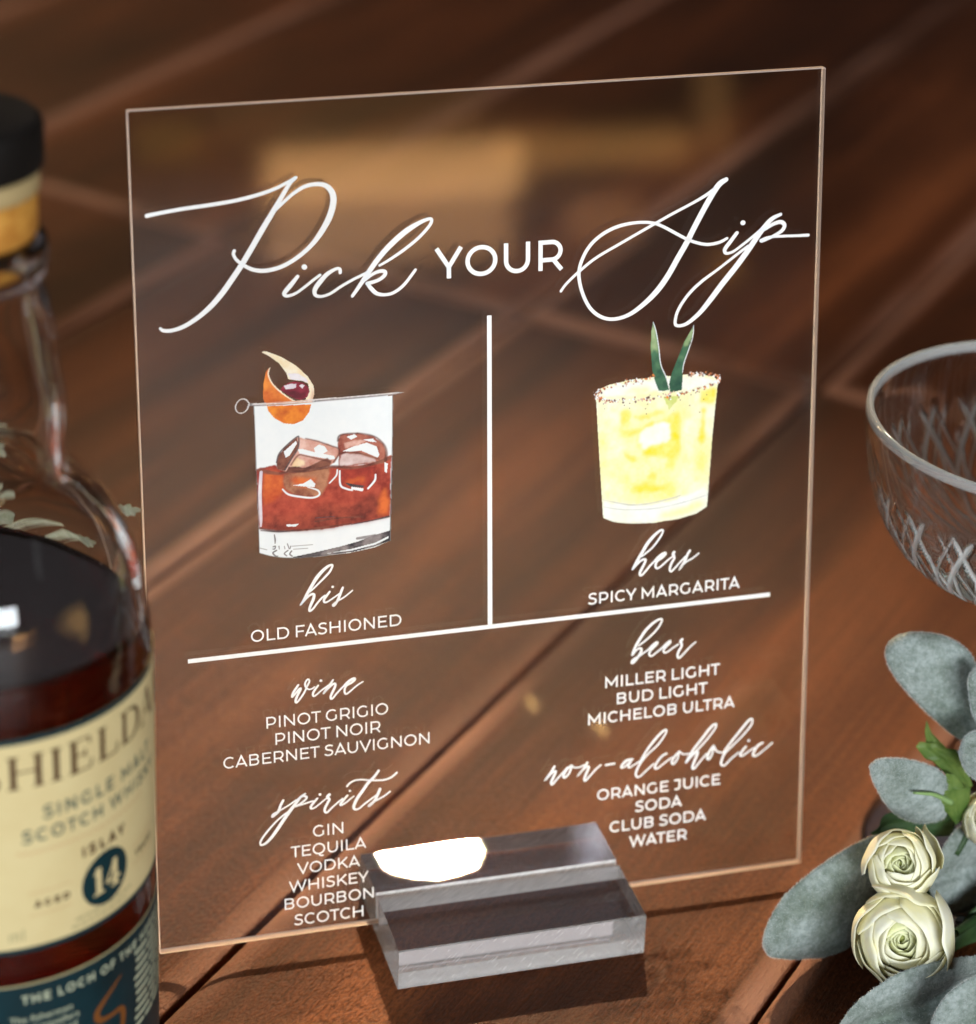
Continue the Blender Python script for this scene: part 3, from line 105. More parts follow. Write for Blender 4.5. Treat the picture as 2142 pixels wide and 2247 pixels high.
LEAVES={"ear":[[[[142.59,-22.0,59.78],[139.35,-19.57,59.41],[132.27,-17.14,65.49],[124.31,-14.71,73.86],[119.31,-12.29,80.32],[117.49,-9.86,85.61],[119.63,-7.43,88.57],[123.8,-5.0,88.53]],[[145.52,-22.0,66.74],[145.15,-19.57,74.06],[143.43,-17.14,84.08],[140.34,-14.71,88.44],[135.79,-12.29,90.83],[131.44,-9.86,91.39],[125.83,-7.43,90.88],[123.8,-5.0,88.53]]],[[[133.53,-28.0,45.05],[132.5,-28.83,51.71],[127.29,-29.67,57.09],[119.7,-30.5,61.31],[111.7,-31.33,63.9],[106.61,-32.17,64.47],[104.23,-33.0,63.41]],[[133.71,-28.0,43.53],[133.28,-28.83,37.81],[124.69,-29.67,37.83],[116.33,-30.5,42.68],[110.47,-31.33,50.06],[106.09,-32.17,57.86],[104.23,-33.0,63.41]]],[[[117.22,-28.0,25.79],[111.64,-30.57,35.64],[102.37,-33.14,36.29],[89.08,-35.71,31.32],[78.64,-38.29,25.23],[72.92,-40.86,18.4],[70.54,-43.43,14.02],[70.08,-46.0,13.44]],[[114.45,-28.0,6.38],[109.38,-30.57,4.53],[105.42,-33.14,-1.33],[101.65,-35.71,-2.18],[92.2,-38.29,0.28],[80.77,-40.86,3.87],[73.41,-43.43,8.12],[70.08,-46.0,13.44]]],[[[156.92,-25.0,29.61],[145.41,-26.6,31.75],[138.94,-28.2,33.11],[134.44,-29.8,29.64],[130.39,-31.4,22.33],[128.18,-33.0,17.0]],[[160.19,-25.0,3.59],[152.59,-26.6,1.32],[145.61,-28.2,0.16],[140.48,-29.8,1.43],[133.83,-31.4,7.22],[128.18,-33.0,17.0]]],[[[135.67,-70.0,17.89],[124.52,-71.71,21.15],[113.68,-73.43,22.88],[100.59,-75.14,22.86],[91.13,-76.86,20.05],[83.75,-78.57,16.19],[79.05,-80.29,11.13],[77.87,-82.0,9.09]],[[137.2,-70.0,5.69],[126.43,-71.71,5.23],[116.46,-73.43,-1.31],[109.61,-75.14,-6.15],[98.97,-76.86,-5.74],[88.8,-78.57,-2.4],[81.71,-80.29,3.3],[77.87,-82.0,9.09]]],[[[122.69,-92.0,32.79],[116.56,-91.67,32.18],[110.62,-91.33,30.11],[105.59,-91.0,25.74],[102.65,-90.67,19.53],[102.21,-90.33,13.55],[103.23,-90.0,8.72]],[[126.42,-92.0,3.08],[117.15,-91.67,0.87],[112.11,-91.33,1.18],[108.28,-91.0,2.37],[104.9,-90.67,5.3],[103.57,-90.33,7.1],[103.23,-90.0,8.72]]],[[[143.33,-30.0,63.42],[137.94,-29.25,74.62],[135.87,-28.5,83.79],[136.21,-27.75,86.87],[137.7,-27.0,88.71]],[[147.63,-30.0,67.19],[145.91,-29.25,78.58],[143.29,-28.5,86.38],[139.95,-27.75,89.23],[137.7,-27.0,88.71]]],[[[146.13,-36.0,71.28],[141.24,-36.0,72.7],[135.85,-36.0,72.88],[132.38,-36.0,71.07],[131.15,-36.0,66.19]],[[148.37,-36.0,53.43],[143.61,-36.0,53.4],[137.91,-36.0,55.72],[133.69,-36.0,60.0],[131.15,-36.0,66.19]]]],"green":[[[[141.39,-26.0,44.75],[134.22,-25.25,50.53],[129.18,-24.5,55.96],[127.1,-23.75,56.51],[123.93,-23.0,60.75],[125.63,-22.25,62.0],[128.54,-21.5,58.51],[127.53,-20.75,64.06],[128.11,-20.0,67.54]],[[142.96,-26.0,46.01],[140.92,-25.25,51.78],[138.81,-24.5,55.3],[137.62,-23.75,58.09],[134.36,-23.0,58.66],[132.44,-22.25,60.66],[129.75,-21.5,63.5],[128.84,-20.75,65.71],[128.11,-20.0,67.54]]],[[[132.01,-29.0,54.11],[130.17,-29.2,51.56],[127.54,-29.4,48.76],[130.63,-29.6,42.85],[133.85,-29.8,39.51],[136.76,-30.0,35.45]],[[134.86,-29.0,52.95],[138.75,-29.2,48.06],[140.36,-29.4,48.1],[140.59,-29.6,43.58],[139.06,-29.8,37.21],[136.76,-30.0,35.45]]],[[[140.55,-22.0,33.1],[129.47,-22.8,36.1],[118.57,-23.6,38.47],[114.88,-24.4,37.79],[113.59,-25.2,34.94],[110.62,-26.0,33.86]],[[141.46,-22.0,25.34],[133.97,-22.8,26.68],[124.98,-23.6,29.79],[117.01,-24.4,30.39],[113.13,-25.2,31.4],[110.62,-26.0,33.86]]],[[[150.75,-40.0,18.41],[142.36,-41.2,14.58],[137.31,-42.4,11.74],[133.84,-43.6,7.12],[130.38,-44.8,2.5],[128.32,-46.0,-2.36]],[[154.72,-40.0,-13.19],[149.18,-41.2,-12.85],[142.95,-42.4,-12.39],[136.48,-43.6,-9.53],[131.47,-44.8,-6.93],[128.32,-46.0,-2.36]]],[[[137.64,-20.0,5.97],[134.42,-20.8,12.51],[128.07,-21.6,22.57],[120.29,-22.4,27.4],[115.84,-23.2,27.15],[113.11,-24.0,23.59]],[[139.45,-20.0,-10.06],[133.23,-20.8,-8.41],[126.63,-21.6,-2.76],[121.35,-22.4,4.18],[116.5,-23.2,14.06],[113.11,-24.0,23.59]]]]}
STEMS=[[[119.32,-33.5,52.03],[123.04,-33.0,50.92],[127.43,-32.0,49.06],[134.62,-29.0,43.33]],[[128.35,-52.0,13.64],[134.47,-48.0,12.61],[144.96,-40.0,9.44]],[[137.67,-30.0,24.72],[143.09,-28.0,33.84],[146.63,-26.0,46.96],[148.39,-24.0,63.21]]]
FLOWERS=[[108.69,-50.0,39.92,10.2],[105.59,-62.0,23.61,13.6],[145.98,-33.0,37.99,8.0]]
SPRIG=[[[[-114.27,90.0,103.13],[-105.52,86.67,109.4],[-99.95,83.33,110.72],[-99.2,80.0,113.25],[-98.94,76.67,114.16],[-98.06,73.33,116.67],[-97.51,70.0,118.38],[-97.86,66.67,119.03],[-96.88,63.33,120.86],[-95.92,60.0,121.87]],[[-114.31,90.0,101.42],[-105.59,86.67,106.34],[-100.58,83.33,109.26],[-98.96,80.0,109.84],[-97.96,76.67,110.5],[-97.09,73.33,112.7],[-96.39,70.0,114.08],[-96.42,66.67,117.2],[-95.73,63.33,119.08],[-95.92,60.0,121.87]]],[[[-141.85,70.0,138.31],[-139.08,67.5,143.14],[-136.3,65.0,148.9],[-134.75,62.5,152.2],[-133.01,60.0,153.73]],[[-140.48,70.0,136.87],[-138.04,67.5,140.46],[-135.56,65.0,145.63],[-133.42,62.5,149.85],[-133.01,60.0,153.73]]],[[[-136.35,62.0,140.52],[-134.57,61.0,145.95],[-132.9,60.0,148.5],[-131.29,59.0,149.62],[-129.43,58.0,149.46]],[[-135.25,62.0,139.76],[-131.38,61.0,139.86],[-128.61,60.0,141.36],[-128.03,59.0,145.63],[-129.43,58.0,149.46]]],[[[-140.69,60.0,120.74],[-137.8,59.0,124.85],[-134.99,58.0,127.01],[-132.8,57.0,128.1],[-131.21,56.0,127.97],[-129.65,55.0,127.04]],[[-140.77,60.0,118.79],[-137.98,59.0,119.99],[-134.62,58.0,121.45],[-131.58,57.0,121.97],[-130.48,56.0,124.33],[-129.65,55.0,127.04]]]]



# ------------------------------------------------------------------ helpers
class MB:
    def __init__(s): s.v = []; s.f = []; s.m = []; s.smooth = []

    def add(s, verts, faces, m=0, smooth=False):
        b = len(s.v); s.v += [tuple(p) for p in verts]
        for f in faces:
            s.f.append([b + i for i in f]); s.m.append(m); s.smooth.append(smooth)

    def build(s, name, mats, parent=None, scale=MM):
        me = bpy.data.meshes.new(name)
        me.from_pydata([(x * scale, y * scale, z * scale) for x, y, z in s.v], [], s.f)
        for m in (mats if isinstance(mats, (list, tuple)) else [mats]): me.materials.append(m)
        me.polygons.foreach_set('material_index', s.m)
        me.polygons.foreach_set('use_smooth', s.smooth)
        me.update()
        o = bpy.data.objects.new(name, me); COL.objects.link(o)
        if parent: o.parent = parent
        return o


def empty(name, loc=(0, 0, 0), rot=(0, 0, 0)):
    o = bpy.data.objects.new(name, None); COL.objects.link(o)
    o.empty_display_size = 0.01
    o.location = [c * MM for c in loc]; o.rotation_euler = rot
    return o


def tag(o, label, cat, group=None):
    o['label'] = label; o['category'] = cat
    if group: o['group'] = group
    return o


def recalc(o):
    import bmesh
    bm = bmesh.new(); bm.from_mesh(o.data)
    bmesh.ops.recalc_face_normals(bm, faces=bm.faces)
    bm.to_mesh(o.data); bm.free()
    return o


def catmull(P, n=6):
    out = []
    N = len(P)
    for i in range(N - 1):
        p0 = P[max(i - 1, 0)]; p1 = P[i]; p2 = P[i + 1]; p3 = P[min(i + 2, N - 1)]
        for k in range(n):
            t = k / n
            out.append(tuple(0.5 * (2 * b + (c - a) * t + (2 * a - 5 * b + 4 * c - d) * t * t + (3 * b - a - 3 * c + d) * t ** 3)
                             for a, b, c, d in zip(p0, p1, p2, p3)))
    out.append(tuple(P[-1]))
    return out


def ribbon(pts, round_caps=True, closed=False):
    """flat stroke of changing width: points (x, y, width) -> 2D verts, faces"""
    q = [pts[0]]
    for p in pts[1:]:
        if math.hypot(p[0] - q[-1][0], p[1] - q[-1][1]) > 1e-4: q.append(p)
    n = len(q)
    if n < 2: return [], []
    dirs = []
    for i in range(n if closed else n - 1):
        a, b = q[i], q[(i + 1) % n]
        l = math.hypot(b[0] - a[0], b[1] - a[1]) or 1e-9
        dirs.append(((b[0] - a[0]) / l, (b[1] - a[1]) / l))
    V = []; F = []
    for i in range(n):
        if closed: d0, d1 = dirs[i - 1], dirs[i]
        else: d0 = dirs[max(i - 1, 0)]; d1 = dirs[min(i, n - 2)]
        tx, ty = d0[0] + d1[0], d0[1] + d1[1]
        l = math.hypot(tx, ty)
        if l < 1e-3: tx, ty, l = d1[0], d1[1], 1.0
        tx, ty = tx / l, ty / l
        c = max(tx * d1[0] + ty * d1[1], 0.38)
        h = q[i][2] / 2 / c
        V.append((q[i][0] - ty * h, q[i][1] + tx * h)); V.append((q[i][0] + ty * h, q[i][1] - tx * h))
    for i in range(n if closed else n - 1):
        j = (i + 1) % n
        F.append((2 * i, 2 * i + 1, 2 * j + 1, 2 * j))
    if round_caps and not closed:
        for e, d, s in ((0, dirs[0], -1), (n - 1, dirs[-1], 1)):
            b = len(V); r = q[e][2] / 2
            a0 = math.atan2(d[1] * s, d[0] * s)
            for k in range(9):
                a = a0 - PI / 2 + PI * k / 8
                V.append((q[e][0] + r * math.cos(a), q[e][1] + r * math.sin(a)))
            F.append(tuple(range(b, b + 9)))
    return V, F


def fan_fill(poly):
    """triangulate a simple polygon"""
    from mathutils.geometry import tessellate_polygon
    return [tuple(t) for t in tessellate_polygon([[Vector((x, y, 0)) for x, y in poly]])]


def lathe(mb, prof, seg=96, m=0, fn=None):
    """prof (r, z) from axis to axis or closed ring of points"""
    V = []; F = []; rows = []
    for i, (r, z) in enumerate(prof):
        if r < 1e-6:
            rows.append([len(V)]); V.append((0, 0, z))
        else:
            row = []
            for k in range(seg):
                a = 2 * PI * k / seg
                rr = r if fn is None else fn(i, r, z, a)
                row.append(len(V)); V.append((rr * math.cos(a), rr * math.sin(a), z))
            rows.append(row)
    for i in range(len(rows) - 1):
        A, B = rows[i], rows[i + 1]
        if len(A) == 1 and len(B) == 1: continue
        for k in range(seg):
            k2 = (k + 1) % seg
            if len(A) == 1: F.append((A[0], B[k2], B[k]))
            elif len(B) == 1: F.append((A[k], A[k2], B[0]))
            else: F.append((A[k], A[k2], B[k2], B[k]))
    mb.add(V, F, m, True)


# ------------------------------------------------------------------ materials
def mat(name):
    m = bpy.data.materials.new(name); m.use_nodes = True
    nt = m.node_tree; nt.nodes.clear()
    out = nt.nodes.new('ShaderNodeOutputMaterial')
    return m, nt, out


def N(nt, typ, **kw):
    n = nt.nodes.new(typ)
    for k, v in kw.items():
        if k.startswith('i_'):
            key = k[2:]
            n.inputs[int(key) if key.isdigit() else key.replace('_', ' ')].default_value = v
        else: setattr(n, k, v)
    return n


def ramp(nt, stops):
    r = nt.nodes.new('ShaderNodeValToRGB'); e = r.color_ramp.elements
    while len(e) < len(stops): e.new(0.5)
    for el, (p, c) in zip(e, stops): el.position = p; el.color = (*c, 1)
    return r


def principled(name, color, rough=0.5, spec=0.5, c2=None, nscale=200, bump=0.0, bscale=600, detail=4, metallic=0.0,
               trans=0.0, sheen=0.0, lo=0.35, hi=0.65, vary=0, sss=0.0):
    m, nt, out = mat(name)
    b = N(nt, 'ShaderNodeBsdfPrincipled')
    b.inputs['Base Color'].default_value = (*color, 1); b.inputs['Roughness'].default_value = rough
    b.inputs['Specular IOR Level'].default_value = spec; b.inputs['Metallic'].default_value = metallic
    if sss:
        b.inputs['Subsurface Weight'].default_value = sss; b.inputs['Subsurface Radius'].default_value = (1.0, 0.9, 0.5); b.inputs['Subsurface Scale'].default_value = 0.003
    if sheen: b.inputs['Sheen Weight'].default_value = sheen; b.inputs['Sheen Roughness'].default_value = 0.4
    tc = N(nt, 'ShaderNodeTexCoord')
    src = None
    if vary:
        n = N(nt, 'ShaderNodeTexNoise', i_Scale=vary, i_Detail=2.0); nt.links.new(tc.outputs['Object'], n.inputs['Vector'])
        vr = ramp(nt, [(0.35, (0.62, 0.66, 0.60)), (0.62, (1.12, 1.12, 1.14))]); nt.links.new(n.outputs['Fac'], vr.inputs[0])
    if c2:
        n = N(nt, 'ShaderNodeTexNoise', i_Scale=nscale, i_Detail=detail, i_Roughness=0.65)
        nt.links.new(tc.outputs['Object'], n.inputs['Vector'])
        r = ramp(nt, [(lo, color), (hi, c2)])
        nt.links.new(n.outputs['Fac'], r.inputs[0])
        if vary:
            vm = N(nt, 'ShaderNodeVectorMath', operation='MULTIPLY'); nt.links.new(r.outputs[0], vm.inputs[0]); nt.links.new(vr.outputs[0], vm.inputs[1]); r = vm
        nt.links.new(r.outputs[0], b.inputs['Base Color'])
        src = r
    if bump:
        n = N(nt, 'ShaderNodeTexNoise', i_Scale=bscale, i_Detail=3.0)
        nt.links.new(tc.outputs['Object'], n.inputs['Vector'])
        bp = N(nt, 'ShaderNodeBump', i_Strength=bump, i_Distance=0.0006)
        nt.links.new(n.outputs['Fac'], bp.inputs['Height']); nt.links.new(bp.outputs[0], b.inputs['Normal'])
    if trans:
        t = N(nt, 'ShaderNodeBsdfTranslucent'); t.inputs[0].default_value = (*color, 1)
        if src: nt.links.new(src.outputs[0], t.inputs[0])
        mx = N(nt, 'ShaderNodeMixShader'); mx.inputs[0].default_value = trans
        nt.links.new(b.outputs[0], mx.inputs[1]); nt.links.new(t.outputs[0], mx.inputs[2])
        nt.links.new(mx.outputs[0], out.inputs[0])
    else:
        nt.links.new(b.outputs[0], out.inputs[0])
    return m


def glass(name, color=(1, 1, 1), rough=0.0, ior=1.5, absorb=None, density=0.0, bump=0.0, bscale=300, stretch=None):
    m, nt, out = mat(name)
    g = N(nt, 'ShaderNodeBsdfGlass'); g.inputs['Color'].default_value = (*color, 1)
    g.inputs['Roughness'].default_value = rough; g.inputs['IOR'].default_value = ior
    nt.links.new(g.outputs[0], out.inputs[0])
    if absorb:
        v = N(nt, 'ShaderNodeVolumeAbsorption'); v.inputs[0].default_value = (*absorb, 1); v.inputs[1].default_value = density
        nt.links.new(v.outputs[0], out.inputs['Volume'])
    if bump:
        tc = N(nt, 'ShaderNodeTexCoord'); n = N(nt, 'ShaderNodeTexNoise', i_Scale=bscale, i_Detail=2.0)
        mp = N(nt, 'ShaderNodeMapping')
        if stretch: mp.inputs['Scale'].default_value = stretch[0]; mp.inputs['Rotation'].default_value = stretch[1]
        nt.links.new(tc.outputs['Object'], mp.inputs[0]); nt.links.new(mp.outputs[0], n.inputs['Vector'])
        bp = N(nt, 'ShaderNodeBump', i_Strength=bump, i_Distance=0.001)
        nt.links.new(n.outputs['Fac'], bp.inputs['Height']); nt.links.new(bp.outputs[0], g.inputs['Normal'])
    return m


def sheet_acrylic(name):
    """thin clear sheet: what is not mirrored goes straight through"""
    m, nt, out = mat(name)
    lw = N(nt, 'ShaderNodeLayerWeight', i_Blend=0.5)
    p = N(nt, 'ShaderNodeMath', operation='POWER'); p.inputs[1].default_value = 5.0
    ma = N(nt, 'ShaderNodeMath', operation='MULTIPLY_ADD'); ma.inputs[1].default_value = 0.96; ma.inputs[2].default_value = 0.024
    t = N(nt, 'ShaderNodeBsdfTransparent'); t.inputs[0].default_value = (0.985, 0.985, 0.98, 1)
    g = N(nt, 'ShaderNodeBsdfGlossy'); g.inputs['Roughness'].default_value = 0.055
    g.inputs['Color'].default_value = (1, 1, 1, 1)
    mx = N(nt, 'ShaderNodeMixShader')
    nt.links.new(lw.outputs['Facing'], p.inputs[0]); nt.links.new(p.outputs[0], ma.inputs[0])
    nt.links.new(ma.outputs[0], mx.inputs[0]); nt.links.new(t.outputs[0], mx.inputs[1]); nt.links.new(g.outputs[0], mx.inputs[2])
    nt.links.new(mx.outputs[0], out.inputs[0])
    return m


def edge_acrylic(name):
    """laser cut edge of the sheet: slightly frosted, its pale tan colour stands in for light caught inside"""
    m, nt, out = mat(name)
    d = N(nt, 'ShaderNodeBsdfDiffuse'); d.inputs[0].default_value = (0.80, 0.64, 0.55, 1)
    t = N(nt, 'ShaderNodeBsdfTranslucent'); t.inputs[0].default_value = (0.85, 0.70, 0.60, 1)
    tr = N(nt, 'ShaderNodeBsdfTransparent')
    m1 = N(nt, 'ShaderNodeMixShader'); m1.inputs[0].default_value = 0.5
    m2 = N(nt, 'ShaderNodeMixShader'); m2.inputs[0].default_value = 0.05
    nt.links.new(d.outputs[0], m1.inputs[1]); nt.links.new(t.outputs[0], m1.inputs[2])
    nt.links.new(m1.outputs[0], m2.inputs[1]); nt.links.new(tr.outputs[0], m2.inputs[2])
    nt.links.new(m2.outputs[0], out.inputs[0])
    return m


def sawn_acrylic(name, fac=(0.05, 0.30), col=(0.86, 0.82, 0.79), sc=(160, 160, 4200), ior=1.49):
    """saw cut faces of the block: clear, but scratched enough to catch light"""
    m, nt, out = mat(name)
    tc = N(nt, 'ShaderNodeTexCoord'); mp = N(nt, 'ShaderNodeMapping')
    rt = N(nt, 'ShaderNodeMapping'); rt.inputs['Rotation'].default_value = (0, 0.75, 0)
    mp.inputs['Scale'].default_value = sc
    nt.links.new(tc.outputs['Object'], rt.inputs[0])
    n = N(nt, 'ShaderNodeTexNoise', i_Scale=1.0, i_Detail=3.0)
    nt.links.new(rt.outputs[0], mp.inputs[0]); nt.links.new(mp.outputs[0], n.inputs['Vector'])
    g = N(nt, 'ShaderNodeBsdfGlass'); g.inputs['Color'].default_value = (0.97, 0.965, 0.96, 1)
    g.inputs['Roughness'].default_value = 0.06; g.inputs['IOR'].default_value = ior
    d = N(nt, 'ShaderNodeBsdfDiffuse'); d.inputs[0].default_value = (*col, 1)
    mr = N(nt, 'ShaderNodeMapRange'); mr.inputs[1].default_value = 0.3; mr.inputs[2].default_value = 0.7
    mr.inputs[3].default_value = fac[0]; mr.inputs[4].default_value = fac[1]
    mx = N(nt, 'ShaderNodeMixShader')
    nt.links.new(n.outputs['Fac'], mr.inputs[0]); nt.links.new(mr.outputs[0], mx.inputs[0])
    nt.links.new(g.outputs[0], mx.inputs[1]); nt.links.new(d.outputs[0], mx.inputs[2]); nt.links.new(mx.outputs[0], out.inputs[0])
    return m


def cut_crystal(name):
    """clear crystal with white mixed into cuts and rim in place of their glints"""
    m, nt, out = mat(name)
    a = N(nt, 'ShaderNodeAttribute', attribute_name='glint_mask')
    g = N(nt, 'ShaderNodeBsdfGlass'); g.inputs['Color'].default_value = (0.985, 0.985, 0.975, 1); g.inputs['Roughness'].default_value = 0.0; g.inputs['IOR'].default_value = 1.52
    d = N(nt, 'ShaderNodeBsdfDiffuse'); d.inputs[0].default_value = (0.90, 0.91, 0.88, 1)
    mu = N(nt, 'ShaderNodeMath', operation='MULTIPLY'); mu.inputs[1].default_value = 0.46
    mx = N(nt, 'ShaderNodeMixShader')
    nt.links.new(a.outputs['Fac'], mu.inputs[0]); nt.links.new(mu.outputs[0], mx.inputs[0])
    nt.links.new(g.outputs[0], mx.inputs[1]); nt.links.new(d.outputs[0], mx.inputs[2]); nt.links.new(mx.outputs[0], out.inputs[0])
    return m


def ink(name, c1, c2=None, scale=260, trans=0.42, lo=0.35, hi=0.65):
    return principled(name, c1, rough=0.45, spec=0.3, c2=c2, nscale=scale, trans=trans, detail=5, lo=lo, hi=hi)


def wood_material():
    m, nt, out = mat('stained_wood')
    b = N(nt, 'ShaderNodeBsdfPrincipled')
    tc = N(nt, 'ShaderNodeTexCoord')
    at = N(nt, 'ShaderNodeAttribute', attribute_name='board')
    off = N(nt, 'ShaderNodeVectorMath', operation='MULTIPLY_ADD')
    off.inputs[1].default_value = (37.0, 11.0, 5.0)
    nt.links.new(at.outputs['Color'], off.inputs[0]); nt.links.new(tc.outputs['Object'], off.inputs[2])

    def noise(sc, scale, detail=5, rough=0.6, dist=0.0):
        mp = N(nt, 'ShaderNodeMapping'); mp.inputs['Scale'].default_value = sc
        n = N(nt, 'ShaderNodeTexNoise', i_Scale=scale, i_Detail=detail, i_Roughness=rough, i_Distortion=dist)
        nt.links.new(off.outputs[0], mp.inputs[0]); nt.links.new(mp.outputs[0], n.inputs['Vector'])
        return n
    streak = noise((1.3, 21, 1), 1.0, 5, 0.55, 0.25)
    blotch = noise((5, 9, 1), 1.0, 4, 0.55)
    grain = noise((16, 620, 1), 1.0, 5, 0.7)
    pore = noise((520, 1100, 600), 1.0, 3, 0.6)
    r1 = ramp(nt, [(0.33, (0.030, 0.0080, 0.0028)), (0.5, (0.088, 0.0255, 0.0086)), (0.67, (0.185, 0.061, 0.0225))])
    nt.links.new(streak.outputs['Fac'], r1.inputs[0])
    r2 = ramp(nt, [(0.32, (0.55, 0.52, 0.50)), (0.68, (1.30, 1.26, 1.2))])
    nt.links.new(blotch.outputs['Fac'], r2.inputs[0])
    r3 = ramp(nt, [(0.3, (0.66, 0.62, 0.58)), (0.62, (1.12, 1.1, 1.08))])
    nt.links.new(grain.outputs['Fac'], r3.inputs[0])
    x1 = N(nt, 'ShaderNodeMix', data_type='RGBA', blend_type='MULTIPLY'); x1.inputs[0].default_value = 1.0
    x2 = N(nt, 'ShaderNodeMix', data_type='RGBA', blend_type='MULTIPLY'); x2.inputs[0].default_value = 1.0
    nt.links.new(r1.outputs[0], x1.inputs[6]); nt.links.new(r2.outputs[0], x1.inputs[7])
    nt.links.new(x1.outputs[2], x2.inputs[6]); nt.links.new(r3.outputs[0], x2.inputs[7])
    x3 = N(nt, 'ShaderNodeMix', data_type='RGBA'); x3.inputs[7].default_value = (0.34, 0.165, 0.11, 1)   # paler colour painted in for the light caught on the eased edges
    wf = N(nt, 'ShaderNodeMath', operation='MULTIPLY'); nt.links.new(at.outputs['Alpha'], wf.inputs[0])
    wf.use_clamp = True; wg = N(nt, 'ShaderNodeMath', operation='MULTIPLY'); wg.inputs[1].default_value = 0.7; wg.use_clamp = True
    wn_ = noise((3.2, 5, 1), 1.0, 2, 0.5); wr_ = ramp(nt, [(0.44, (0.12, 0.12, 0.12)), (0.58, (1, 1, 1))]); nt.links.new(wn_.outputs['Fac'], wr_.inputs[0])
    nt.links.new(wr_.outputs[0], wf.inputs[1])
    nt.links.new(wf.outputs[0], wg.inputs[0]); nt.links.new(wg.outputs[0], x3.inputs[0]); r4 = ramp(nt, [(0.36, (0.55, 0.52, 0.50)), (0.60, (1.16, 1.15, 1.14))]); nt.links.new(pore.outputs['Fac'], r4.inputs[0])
    x4 = N(nt, 'ShaderNodeMix', data_type='RGBA', blend_type='MULTIPLY'); x4.inputs[0].default_value = 1.0
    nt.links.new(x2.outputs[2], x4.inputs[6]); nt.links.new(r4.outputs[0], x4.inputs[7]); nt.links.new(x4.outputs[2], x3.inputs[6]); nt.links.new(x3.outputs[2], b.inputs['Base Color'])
    mr = N(nt, 'ShaderNodeMapRange'); mr.inputs[3].default_value = 0.40; mr.inputs[4].default_value = 0.62
    nt.links.new(blotch.outputs['Fac'], mr.inputs[0]); nt.links.new(mr.outputs[0], b.inputs['Roughness'])
    b.inputs['Specular IOR Level'].default_value = 0.15
    b.inputs['Specular Tint'].default_value = (1.0, 0.72, 0.52, 1)
    add = N(nt, 'ShaderNodeMath', operation='MULTIPLY_ADD'); add.inputs[1].default_value = 0.75
    nt.links.new(pore.outputs['Fac'], add.inputs[0]); nt.links.new(grain.outputs['Fac'], add.inputs[2])
    bp = N(nt, 'ShaderNodeBump', i_Strength=1.0, i_Distance=0.0012)
    nt.links.new(add.outputs[0], bp.inputs['Height']); nt.links.new(bp.outputs[0], b.inputs['Normal'])
    nt.links.new(b.outputs[0], out.inputs[0])
    return m


M = {}
M['wood'] = wood_material()
M['gap'] = principled('gap_shadow', (0.030, 0.013, 0.007), 0.9, 0.1)
M['sheet'] = sheet_acrylic('clear_acrylic_sheet')
M['edge'] = edge_acrylic('cut_acrylic_edge')
M['block'] = glass('polished_acrylic', (0.99, 0.985, 0.98), 0.0, 1.49)
M['sawn'] = sawn_acrylic('sawn_acrylic')
M['print'] = ink('white_ink', (0.84, 0.86, 0.88), trans=0.28)
M['glass'] = glass('bottle_glass', (0.985, 0.98, 0.97), 0.0, 1.5)
M['crystal'] = glass('crystal', (0.985, 0.985, 0.975), 0.0, 1.52)
M['slot'] = sawn_acrylic('sawn_slot', (0.6, 0.9), (0.95, 0.90, 0.88), (160, 160, 2000))
M['cutcrystal'] = cut_crystal('cut_crystal')
M['whisky'] = glass('whisky', (1, 1, 1), 0.0, 1.36, absorb=(0.84, 0.52, 0.07), density=95.0)
M['cap'] = principled('black_stopper', (0.007, 0.0055, 0.0045), 0.6, 0.12, bump=0.1)
M['cork'] = principled('cork', (0.52, 0.25, 0.045), 0.75, 0.2, c2=(0.36, 0.14, 0.02), nscale=260, bump=0.4)
M['collar'] = principled('cork_collar', (0.36, 0.26, 0.12), 0.7, 0.2)
M['cream'] = principled('cream_paper', (0.56, 0.44, 0.215), 0.6, 0.3, c2=(0.59, 0.475, 0.24), nscale=90, bump=0.05)
M['teal'] = principled('teal_print', (0.001, 0.022, 0.027), 0.5, 0.3)
M['tealpaper'] = principled('teal_paper', (0.0015, 0.013, 0.016), 0.5, 0.3, c2=(0.002, 0.022, 0.028), nscale=50)
M['brownink'] = principled('brown_ink', (0.060, 0.022, 0.006), 0.5, 0.3)
M['greenink'] = principled('grey_green_ink', (0.085, 0.105, 0.075), 0.5, 0.3)
M['faintink'] = principled('faint_tan_ink', (0.52, 0.33, 0.16), 0.6, 0.3)
M['oliveink'] = principled('olive_ink', (0.38, 0.32, 0.16), 0.6, 0.3)
M['paleink'] = principled('pale_ink', (0.42, 0.44, 0.30), 0.6, 0.3)
M['copperink'] = principled('copper_ink', (0.16, 0.055, 0.012), 0.5, 0.3)
M['lamb'] = principled('velvet_leaf', (0.200, 0.236, 0.205), 0.9, 0.1, c2=(0.375, 0.412, 0.385), nscale=560, bump=0.5, bscale=1500, sheen=0.15, trans=0.10, lo=0.34, hi=0.68, vary=75)
M['fuzz'] = principled('leaf_fuzz', (0.60, 0.63, 0.61), 0.9, 0.1, trans=0.3)
M['green'] = principled('green_leaf', (0.085, 0.160, 0.028), 0.5, 0.4, c2=(0.19, 0.27, 0.06), nscale=130, bump=0.2, bscale=500, trans=0.3)
M['darkgreen'] = principled('dark_green_leaf', (0.022, 0.055, 0.018), 0.55, 0.4, c2=(0.05, 0.10, 0.03), nscale=130, trans=0.15)
M['stem'] = principled('pale_green_stem', (0.24, 0.36, 0.13), 0.6, 0.3)
M['miller'] = principled('silver_leaf', (0.74, 0.74, 0.58), 0.9, 0.1, c2=(0.50, 0.54, 0.38), nscale=300, bump=0.4, trans=0.2)
